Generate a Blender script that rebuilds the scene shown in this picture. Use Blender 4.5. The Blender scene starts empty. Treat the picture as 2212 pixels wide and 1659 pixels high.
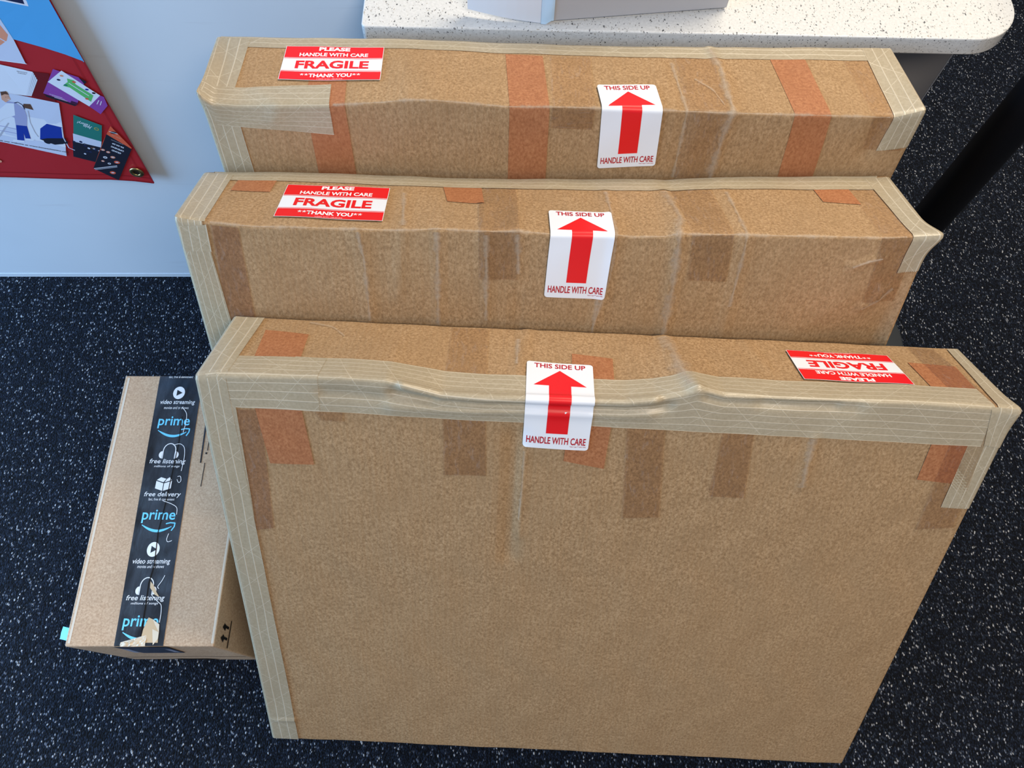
import bpy, bmesh, math, random
import numpy as np
from mathutils import Matrix, Vector

# ------------------------------------------------------------------ camera, world, lights, exposure
scene = bpy.context.scene
EYE = (0.0, 0.0, 1.44)
cam_data = bpy.data.cameras.new('camera')
cam_data.sensor_width = 36.0
cam_data.lens = 36.0*1646.0/2212.0
cam_data.clip_start = 0.02
cam = bpy.data.objects.new('camera', cam_data)
R_, U_, F_ = [[0.99882, 0.04424, 0.01983], [-0.04848, 0.91146, 0.40853], [0.0, 0.40901, -0.91253]]
cam.matrix_world = Matrix(((R_[0], U_[0], -F_[0], EYE[0]), (R_[1], U_[1], -F_[1], EYE[1]), (R_[2], U_[2], -F_[2], EYE[2]), (0, 0, 0, 1)))
scene.collection.objects.link(cam)
scene.camera = cam

world = bpy.data.worlds.new('world'); scene.world = world; world.use_nodes = True
bg = world.node_tree.nodes['Background']
bg.inputs[0].default_value = (0.60, 0.66, 0.78, 1); bg.inputs[1].default_value = 0.42

def area(name, loc, target, sx, sy, power, col, spread=180):
    l = bpy.data.lights.new(name, 'AREA'); l.shape = 'RECTANGLE'; l.size = sx; l.size_y = sy
    l.energy = power; l.color = col; l.spread = math.radians(spread)
    o = bpy.data.objects.new(name, l); o.location = loc
    o.rotation_euler = (Vector(target)-Vector(loc)).to_track_quat('-Z', 'Y').to_euler()
    scene.collection.objects.link(o); return o
area('window_light', (-2.7, 0.0, 1.1), (0, 0.4, 0.2), 2.2, 1.8, 150, (0.33, 0.62, 1.0))
area('ceiling_panel_light', (0.9, 1.5, 2.8), (0.5, 0.8, 0), 1.1, 0.6, 58, (1.0, 0.86, 0.66))
area('ceiling_panel_light', (0.8, -0.9, 2.8), (0.4, 0.4, 0), 1.1, 0.6, 40, (1.0, 0.86, 0.70))

scene.view_settings.view_transform = 'Standard'
scene.view_settings.look = 'None'
scene.view_settings.exposure = 0.0
scene.view_settings.gamma = 1.0
scene.view_settings.use_curve_mapping = False

# ------------------------------------------------------------------ helpers
C = scene.collection
def tag(o, label=None, cat=None, group=None, kind=None):
    if label: o['label'] = label
    if cat: o['category'] = cat
    if group: o['group'] = group
    if kind: o['kind'] = kind
    return o
def thing(name, loc, label, cat, group=None):
    o = bpy.data.objects.new(name, None); o.empty_display_size = .05; o.location = loc; C.objects.link(o)
    return tag(o, label, cat, group)
def mesh_obj(name, verts, faces, mats, parent=None, mi=None, uv=None, smooth=False, origin=None):
    verts = np.asarray(verts, float)
    org = np.array(parent.location if parent is not None else (origin or (0, 0, 0)), float)
    me = bpy.data.meshes.new(name)
    me.from_pydata((verts-org).tolist(), [], faces); me.update()
    for m in (mats if isinstance(mats, (list, tuple)) else [mats]): me.materials.append(m)
    if mi is not None: me.polygons.foreach_set('material_index', np.asarray(mi, np.int32))
    if uv is not None:
        l = me.uv_layers.new(name='uv'); idx = np.empty(len(me.loops), np.int32); me.loops.foreach_get('vertex_index', idx)
        l.data.foreach_set('uv', np.asarray(uv, float)[idx].ravel())
    if smooth: me.polygons.foreach_set('use_smooth', np.ones(len(me.polygons), bool))
    o = bpy.data.objects.new(name, me); C.objects.link(o)
    if parent is not None: o.parent = parent
    else: o.location = org.tolist()
    return o
def grid_faces(n, m, base=0):
    i = np.arange((n-1)*(m-1)); r, c = i//(m-1), i % (m-1); a = base+r*m+c
    return np.stack([a, a+m, a+m+1, a+1], 1).tolist()

# ------------------------------------------------------------------ materials
def new_mat(name):
    m = bpy.data.materials.new(name); m.use_nodes = True
    nt = m.node_tree; bs = nt.nodes['Principled BSDF']; return m, nt, bs
class NB:
    """Small node builder."""
    def __init__(s, nt): s.nt = nt
    def n(s, t, **k):
        x = s.nt.nodes.new(t)
        for a, b in k.items():
            if a == 'ins':
                for i, v in b.items():
                    if isinstance(v, bpy.types.NodeSocket): s.nt.links.new(v, x.inputs[i])
                    else: x.inputs[i].default_value = v
            else: setattr(x, a, b)
        return x
    def math(s, op, a, b=0.0, c=0.0): return s.n('ShaderNodeMath', operation=op, ins={0: a, 1: b, 2: c}).outputs[0]
    def noise(s, vec, scale, detail=3, rough=.5, dist=0): return s.n('ShaderNodeTexNoise', ins={'Vector': vec, 'Scale': scale, 'Detail': detail, 'Roughness': rough, 'Distortion': dist}).outputs[0]
    def voro(s, vec, scale, feature='F1', rnd=1.0): return s.n('ShaderNodeTexVoronoi', feature=feature, ins={'Vector': vec, 'Scale': scale, 'Randomness': rnd})
    def mapping(s, vec, scale=(1, 1, 1), rot=(0, 0, 0), loc=(0, 0, 0)): return s.n('ShaderNodeMapping', ins={0: vec, 1: loc, 2: rot, 3: scale}).outputs[0]
    def ramp(s, f, stops, interp='LINEAR'):
        r = s.n('ShaderNodeValToRGB', ins={0: f}); e = r.color_ramp; e.interpolation = interp
        while len(e.elements) < len(stops): e.elements.new(.5)
        for q, (p, c) in zip(e.elements, stops):
            q.position = p; q.color = c if len(c) == 4 else (*c, 1)
        return r.outputs[0]
    def mix(s, f, a, b, mode='MIX'):
        x = s.n('ShaderNodeMix', data_type='RGBA', blend_type=mode)
        for i, v in ((0, f), (6, a), (7, b)):
            if isinstance(v, bpy.types.NodeSocket): s.nt.links.new(v, x.inputs[i])
            else: x.inputs[i].default_value = v if not isinstance(v, tuple) or len(v) == 4 else (*v, 1)
        return x.outputs[2]
    def bump(s, h, strength=.3, dist=.001): return s.n('ShaderNodeBump', ins={'Height': h, 'Strength': strength, 'Distance': dist}).outputs[0]
    def link(s, a, b): s.nt.links.new(a, b)
def srgb(r, g, b):
    f = lambda c: c/12.92 if c <= .04045 else ((c+.055)/1.055)**2.4
    return (f(r/255), f(g/255), f(b/255))
def plain(name, col, rough=.6, spec=.3, metal=0, coat=0):
    m, nt, bs = new_mat(name); bs.inputs['Base Color'].default_value = (*col, 1); bs.inputs['Roughness'].default_value = rough
    bs.inputs['Specular IOR Level'].default_value = spec; bs.inputs['Metallic'].default_value = metal; bs.inputs['Coat Weight'].default_value = coat
    return m

def kraft_color(b, vec, dark, mid, lite):
    f1 = b.noise(b.mapping(vec, (1, 1, 1)), 26, 5, .62)
    f2 = b.noise(b.mapping(vec, (1, 1, .6)), 330, 4, .72)
    f3 = b.noise(b.mapping(vec, (.5, .5, 1)), 3.2, 2, .5)
    base = b.ramp(f2, [(.34, dark), (.5, mid), (.66, lite)])
    base = b.mix(b.math('MULTIPLY', b.math('SUBTRACT', f1, .40), 1.3), base, tuple(c*.80 for c in mid))
    return b.mix(b.math('MULTIPLY', b.math('SUBTRACT', f3, .35), .8), base, tuple(c*1.10 for c in mid)), f2
def cardboard(name, dark, mid, lite, flute=True, rough=.78):
    m, nt, bs = new_mat(name); b = NB(nt)
    tc = b.n('ShaderNodeTexCoord').outputs['Object']
    col, f2 = kraft_color(b, tc, dark, mid, lite)
    b.link(col, bs.inputs['Base Color']); bs.inputs['Roughness'].default_value = rough; bs.inputs['Specular IOR Level'].default_value = .22
    h = b.math('MULTIPLY', f2, .35)
    if flute:
        x = b.n('ShaderNodeSeparateXYZ', ins={0: tc}).outputs[0]
        w = b.math('SINE', b.math('MULTIPLY', x, 2*math.pi/.0075))
        h = b.math('ADD', h, b.math('MULTIPLY', w, .10))
        soft = b.noise(b.mapping(tc, (30, 2.2, 2.2)), 1.0, 3, .6)
        h = b.math('ADD', h, b.math('MULTIPLY', soft, 2.2))
    b.link(b.bump(h, .35, .0009), bs.inputs['Normal'])
    return m
M = {}
M['carton'] = cardboard('kraft_cardboard', (.225, .133, .064), (.345, .216, .109), (.465, .306, .168))
M['parcel'] = cardboard('light_kraft_cardboard', (.38, .25, .155), (.50, .345, .225), (.60, .44, .30), flute=False)

def paper_tape():
    m, nt, bs = new_mat('reinforced_paper_tape'); b = NB(nt)
    uv = b.n('ShaderNodeTexCoord').outputs['UV']; ob = b.n('ShaderNodeTexCoord').outputs['Object']
    sx = b.n('ShaderNodeSeparateXYZ', ins={0: uv}); U, V = sx.outputs[0], sx.outputs[1]
    wob = b.math('MULTIPLY', b.math('SUBTRACT', b.noise(b.mapping(uv, (9, 9, 9)), 1.0, 1), .5), .0035)
    def lines(c, period, width):
        f = b.math('FRACT', b.math('DIVIDE', c, period)); d = b.math('ABSOLUTE', b.math('SUBTRACT', f, .5))
        return b.n('ShaderNodeMapRange', ins={0: d, 1: .5-width/period, 2: .5-width/period*.3, 3: 0.0, 4: 1.0}).outputs[0]
    Vw = b.math('ADD', V, wob)
    l1 = lines(Vw, .0105, .0009)
    k = b.math('MULTIPLY', V, 1.05)
    l2 = lines(b.math('ADD', b.math('ADD', U, k), b.math('MULTIPLY', wob, 2)), .055, .0009)
    l3 = lines(b.math('SUBTRACT', b.math('SUBTRACT', U, k), b.math('MULTIPLY', wob, 3)), .052, .0009)
    fade = b.noise(b.mapping(uv, (14, 14, 14)), 1.0, 2)
    lm = b.math('MAXIMUM', b.math('MULTIPLY', l1, .9), b.math('MULTIPLY', b.math('MAXIMUM', l2, l3), b.math('MULTIPLY', fade, 1.1)))
    f2 = b.noise(ob, 300, 3, .6); f1 = b.noise(ob, 18, 4, .6)
    base = b.ramp(f2, [(.3, (.375, .310, .205)), (.7, (.465, .392, .275))])
    base = b.mix(b.math('MULTIPLY', b.math('SUBTRACT', f1, .38), 1.4), base, (.35, .285, .19))
    col = b.mix(b.math('MULTIPLY', lm, .46), base, (.80, .72, .57))
    b.link(col, bs.inputs['Base Color'])
    bs.inputs['Roughness'].default_value = .33; bs.inputs['Specular IOR Level'].default_value = .6
    soft = b.noise(b.mapping(uv, (40, 160, 1)), 1.0, 2)
    b.link(b.bump(b.math('ADD', lm, soft), .35, .0005), bs.inputs['Normal'])
    tr = b.n('ShaderNodeBsdfTransparent'); mx = b.n('ShaderNodeMixShader', ins={0: .90, 1: tr.outputs[0], 2: bs.outputs[0]})
    b.link(mx.outputs[0], nt.nodes['Material Output'].inputs[0])
    return m
M['paper'] = paper_tape()
def red_tape():
    m, nt, bs = new_mat('red_brown_paper_tape'); b = NB(nt)
    ob = b.n('ShaderNodeTexCoord').outputs['Object']
    col, f2 = kraft_color(b, ob, (.25, .092, .036), (.36, .142, .060), (.44, .20, .09))
    b.link(col, bs.inputs['Base Color']); bs.inputs['Roughness'].default_value = .55; bs.inputs['Specular IOR Level'].default_value = .3
    b.link(b.bump(f2, .2, .0005), bs.inputs['Normal']); return m
M['red'] = red_tape()
def clear_tape(name, tint):
    m, nt, bs = new_mat(name); b = NB(nt)
    uv = b.n('ShaderNodeTexCoord').outputs['UV']
    wr = b.noise(b.mapping(uv, (35, 160, 1)), 1.0, 4, .65, 1.2)
    nrm = b.bump(wr, .5, .0008)
    tr = b.n('ShaderNodeBsdfTransparent', ins={0: (*tint, 1)})
    gl = b.n('ShaderNodeBsdfGlossy', ins={0: (.9, .9, .9, 1), 'Roughness': .22, 'Normal': nrm})
    df = b.n('ShaderNodeBsdfDiffuse', ins={0: (.55, .47, .42, 1), 'Normal': nrm})
    fac = b.ramp(wr, [(.55, (.03, .03, .03)), (.75, (.22, .22, .22))])
    m1 = b.n('ShaderNodeMixShader', ins={0: fac, 1: tr.outputs[0], 2: df.outputs[0]})
    fr = b.n('ShaderNodeLayerWeight', ins={0: .12}).outputs['Fresnel']
    m2 = b.n('ShaderNodeMixShader', ins={0: fr, 1: m1.outputs[0], 2: gl.outputs[0]})
    b.link(m2.outputs[0], nt.nodes['Material Output'].inputs[0]); return m
M['clear'] = clear_tape('clear_packing_tape', (.975, .965, .955))
M['tint'] = clear_tape('darker_clear_tape', (.94, .915, .89))  # clear tape again with a darker tint, mostly for front faces
M['mauve'] = clear_tape('mauve_packing_tape', (.935, .895, .905))
def worn_mat():
    m, nt, bs = new_mat('scuffed_pale_crease'); b = NB(nt)
    ob = b.n('ShaderNodeTexCoord').outputs['Object']; uv = b.n('ShaderNodeTexCoord').outputs['UV']
    bs.inputs['Base Color'].default_value = (.52, .41, .30, 1); bs.inputs['Roughness'].default_value = .45
    V = b.n('ShaderNodeSeparateXYZ', ins={0: uv}).outputs[1]
    edge = b.math('SUBTRACT', 1.0, b.math('ABSOLUTE', V)); f = b.noise(ob, 150, 4, .7)
    a = b.n('ShaderNodeMapRange', ins={0: b.math('ADD', b.math('MULTIPLY', edge, .75), b.math('MULTIPLY', b.math('SUBTRACT', f, .5), 1.2)), 1: .15, 2: .95, 3: 0.0, 4: .62}).outputs[0]
    tr = b.n('ShaderNodeBsdfTransparent'); mx = b.n('ShaderNodeMixShader', ins={0: a, 1: tr.outputs[0], 2: bs.outputs[0]})
    b.link(mx.outputs[0], nt.nodes['Material Output'].inputs[0]); return m
M['worn'] = worn_mat()
M['label'] = plain('white_label_paper', (.74, .76, .80), .42, .4)
M['ink_red'] = plain('bright_red_ink', (.72, .008, .012), .38, .4)
M['ink_darkred'] = plain('dark_red_ink', (.42, .006, .02), .45, .3)
M['ink_white'] = plain('white_ink', (.80, .80, .82), .45, .3)
def tape_black():
    m, nt, bs = new_mat('black_printed_tape'); b = NB(nt)
    ob = b.n('ShaderNodeTexCoord').outputs['Object']
    f = b.noise(b.mapping(ob, (30, 9, 9)), 1.0, 4, .6)
    b.link(b.ramp(f, [(.35, (.012, .014, .018)), (.7, (.048, .060, .078))]), bs.inputs['Base Color'])  # bluish streaks in the base colour stand in for reflections
    b.link(b.ramp(b.noise(ob, 30, 3), [(.4, (.16,)*3), (.65, (.42,)*3)]), bs.inputs['Roughness'])
    w = b.noise(b.mapping(ob, (90, 22, 22)), 1.0, 4, .6, .8)
    b.link(b.bump(w, .4, .0012), bs.inputs['Normal']); return m
M['black'] = tape_black()
M['cyan'] = plain('light_blue_ink', (.16, .60, .86), .4, .4)
M['ink_black'] = plain('black_ink', (.008, .008, .009), .5, .3)
M['torn'] = plain('torn_tan_paper', (.58, .42, .25), .5, .4)
M['torn_pale'] = plain('torn_pale_paper', (.70, .60, .46), .4, .5)
M['slit'] = plain('dark_seam', (.012, .009, .007), .8, .1)

def carpet():
    m, nt, bs = new_mat('flecked_loop_carpet'); b = NB(nt)
    ob = b.n('ShaderNodeTexCoord').outputs['Object']
    warp = b.n('ShaderNodeTexNoise', ins={'Vector': ob, 'Scale': 90.0, 'Detail': 2.0}).outputs[1]
    wv = b.n('ShaderNodeVectorMath', operation='MULTIPLY_ADD', ins={0: warp, 1: (.0032, .0032, .0032), 2: ob}).outputs[0]
    rot = b.mapping(wv, (1, .62, 1), (0, 0, .75))
    v = b.voro(rot, 430.0); d, rc = v.outputs['Distance'], v.outputs['Color']
    sp = b.n('ShaderNodeSeparateXYZ', ins={0: rc}); r1, r2, r3 = sp.outputs
    tone = b.ramp(r1, [(0, (.0022, .0034, .0075)), (.55, (.007, .0115, .025)), (.88, (.019, .029, .052)), (.945, (.12, .145, .20)), (1, (.50, .53, .57))])
    tint = b.mix(b.math('MULTIPLY', r2, .22), tone, b.mix(1.0, tone, (.9, .75, .7), 'MULTIPLY'))
    core = b.ramp(d, [(.25, (1, 1, 1)), (.75, (.12, .12, .12))])  # darkens toward cell rims: shade between loops put into the colour
    col = b.mix(1.0, tint, core, 'MULTIPLY')
    b.link(col, bs.inputs['Base Color']); bs.inputs['Roughness'].default_value = .85; bs.inputs['Specular IOR Level'].default_value = .15
    h = b.math('MULTIPLY', b.math('SUBTRACT', 1.0, d), 1.0)
    b.link(b.bump(h, .9, .0022), bs.inputs['Normal']); return m
M['carpet'] = carpet()
def wallpaint():
    m, nt, bs = new_mat('white_laminate_wall'); b = NB(nt)
    ob = b.n('ShaderNodeTexCoord').outputs['Object']
    f = b.noise(b.mapping(ob, (1, 1, 1), (0, .5, 0)), 2.5, 3); sc = b.noise(b.mapping(ob, (2.5, 1, 30), (0, .35, 0)), 2.0, 4, .5)
    col = b.ramp(f, [(.3, (.56, .62, .69)), (.7, (.61, .67, .74))])
    col = b.mix(b.ramp(sc, [(.66, (0, 0, 0)), (.74, (.25, .25, .25))]), col, (.45, .47, .52))
    b.link(col, bs.inputs['Base Color']); bs.inputs['Roughness'].default_value = .45; bs.inputs['Specular IOR Level'].default_value = .4
    return m
M['wall'] = wallpaint()
def quartz():
    m, nt, bs = new_mat('speckled_white_quartz'); b = NB(nt)
    ob = b.n('ShaderNodeTexCoord').outputs['Object']
    wn = b.n('ShaderNodeTexNoise', ins={'Vector': ob, 'Scale': 160.0, 'Detail': 1.0}).outputs[1]
    wv = b.n('ShaderNodeVectorMath', operation='MULTIPLY_ADD', ins={0: wn, 1: (.005, .005, .005), 2: ob}).outputs[0]
    col = b.ramp(b.noise(ob, 300, 3), [(.3, (.56, .565, .56)), (.7, (.67, .675, .67))])
    for scale, stretch, rotz, keep, lo, hi in ((240, .5, .5, .80, .22, .30), (420, .6, -.6, .66, .24, .36), (150, .45, .2, .92, .13, .18)):
        v = b.voro(b.mapping(wv, (1, stretch, 1), (0, .4, rotz)), scale)
        d = v.outputs['Distance']; r = b.n('ShaderNodeSeparateXYZ', ins={0: v.outputs['Color']}).outputs
        on = b.math('MULTIPLY', b.math('GREATER_THAN', r[0], keep), b.n('ShaderNodeMapRange', ins={0: d, 1: lo, 2: hi, 3: 1.0, 4: 0.0}).outputs[0])
        chip = b.ramp(r[1], [(0, (.05, .055, .06)), (.35, (.20, .20, .21)), (.7, (.36, .36, .35)), (1, (.42, .38, .33))])
        col = b.mix(on, col, chip)
    b.link(col, bs.inputs['Base Color']); bs.inputs['Roughness'].default_value = .28; bs.inputs['Specular IOR Level'].default_value = .5
    return m
M['quartz'] = quartz()
M['greylam'] = plain('grey_laminate', (.24, .235, .24), .5, .3)
M['blackmetal'] = plain('black_powder_coated_metal', (.0035, .004, .006), .55, .25)
M['darkbase'] = plain('dark_grey_cast_base', (.028, .031, .034), .6, .3)
M['whitecard'] = plain('white_coated_card', (.62, .64, .68), .35, .5)
M['greycard'] = plain('light_grey_card', (.42, .42, .44), .55, .3)
M['cyanplastic'] = plain('cyan_plastic', (.06, .50, .62), .3, .5)

# ------------------------------------------------------------------ carton geometry
CORN = ('FBL','FBR','RBL','RBR','FTL','FTR','RTL','RTR')
def interp(x, tab):
    return np.interp(x, [t[0] for t in tab], [t[1] for t in tab])
def sstep(x):
    x = np.clip(x, 0, 1); return x*x*(3-2*x)
def wrinkle(u, s, B):
    """Soft relief of a used carton panel: pressed ridges and folds, in metres along the normal."""
    x = u*B['W']; y = s_metric(s, B)
    d = np.zeros_like(x)
    for pts, sig, amp in B.get('ridges', ()):
        best = np.full_like(x, 9.0); t_in = np.zeros_like(x); side = np.zeros_like(x)
        P = [(p[0]*B['W'], float(s_metric(np.array(p[1]), B))) for p in pts]
        for (ax, ay), (bx, by) in zip(P[:-1], P[1:]):
            dx, dy = bx-ax, by-ay; L = math.hypot(dx, dy)
            t = np.clip(((x-ax)*dx+(y-ay)*dy)/(L*L), 0, 1)
            q = np.hypot(x-ax-t*dx, y-ay-t*dy)
            m = q < best
            best = np.where(m, q, best)
        d = d + amp*np.exp(-(best/sig)**2)
    for (a, b, k, width) in B.get('folds', ()):
        ax, ay = a[0]*B['W'], float(s_metric(np.array(a[1]), B)); bx, by = b[0]*B['W'], float(s_metric(np.array(b[1]), B))
        dx, dy = bx-ax, by-ay; L = math.hypot(dx, dy)
        q = ((x-ax)*dy-(y-ay)*dx)/L
        along = ((x-ax)*dx+(y-ay)*dy)/(L*L)
        w = sstep((along+.15)/.3)
        d = d + k*np.where(q > 0, q, 0)*w*np.where(s < 1, 1, 0)
    sd = B.get('seed', 0)
    d = d + .0005*np.sin(x*23+sd)*np.sin(y*17+sd*2)+.0003*np.sin(x*71+sd*3+2*np.sin(y*31))
    return d
def s_metric(s, B):
    return np.where(s < 1, s*B['H'], np.where(s < 2, B['H']+(s-1)*B['D'], B['H']+B['D']+(s-2)*B['H']))
def pos_xyz(B, P, off=0.0):
    """A point on the sharp carton (metres, local) -> rounded, warped, world position."""
    P = np.asarray(P, float); W, D, H = B['W'], B['D'], B['H']; r = B.get('r', .004)
    dim = np.array([W, D, H])
    Q = np.clip(P, r, dim-r); n = P-Q; n = n/np.maximum(np.linalg.norm(n, axis=-1, keepdims=True), 1e-9)
    X, Y, Z = P[..., 0], P[..., 1], P[..., 2]
    u = X/W
    s = np.where(Y < 1e-6, Z/H, 1+Y/D)
    onft = ((Y < 1e-6) | (Z > H-1e-6)) & (X > -1e-6) & (X < W+1e-6)
    wr = np.where(onft, wrinkle(u, s, B), 0.0)
    wr = wr*sstep(np.minimum(X, W-X)/.02+.1)
    off = np.broadcast_to(np.asarray(off, float), X.shape)
    L = Q+n*(r+off+wr)[..., None]
    # crushed long edges sink along the front face, corners stand proud
    a = np.clip(1-Y/D, 0, 1)*sstep(1-(H-Z)/.05)
    b = np.clip(Y/D, 0, 1)*sstep(1-(H-Z)/.11)
    dz = -a*interp(u, B['front'])-b*interp(u, B['rear'])
    L = L+np.stack([0*dz, 0*dz, dz], -1)
    for fx, fy, fz, dx, dy, dzz, sg in B.get('flares', ()):
        w = np.exp(-((X-fx*W)**2+(Y-fy*D)**2+(Z-fz*H)**2)/sg**2)
        L = L+w[..., None]*np.array([dx, dy, dzz])
    g = L/dim
    x, y, z = g[..., 0:1], g[..., 1:2], g[..., 2:3]
    C = B['C']; c = [np.array(C[k]) for k in CORN]
    return ((c[0]*(1-x)+c[1]*x)*(1-y)+(c[2]*(1-x)+c[3]*x)*y)*(1-z)+((c[4]*(1-x)+c[5]*x)*(1-y)+(c[6]*(1-x)+c[7]*x)*y)*z
def unfold(B, u, s):
    """(u, s) on the unrolled front-top-back band (u outside 0..1 folds onto the ends) -> sharp local point."""
    W, D, H = B['W'], B['D'], B['H']
    u = np.asarray(u, float); s = np.asarray(s, float)
    over = np.where(u < 0, -u, np.where(u > 1, u-1, 0))*W
    X = np.clip(u, 0, 1)*W
    Y = np.where(s <= 1, 0, np.where(s < 2, (s-1)*D, D))
    Z = np.where(s <= 1, s*H, np.where(s < 2, H, H-(s-2)*H))
    Y = Y+np.where(s <= 1, over, 0); Z = Z-np.where((s > 1) & (s < 2), over, 0)
    return np.stack([X, Y, Z], -1)
def pos_us(B, u, s, off=0.0):
    return pos_xyz(B, unfold(B, u, s), off)
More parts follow.
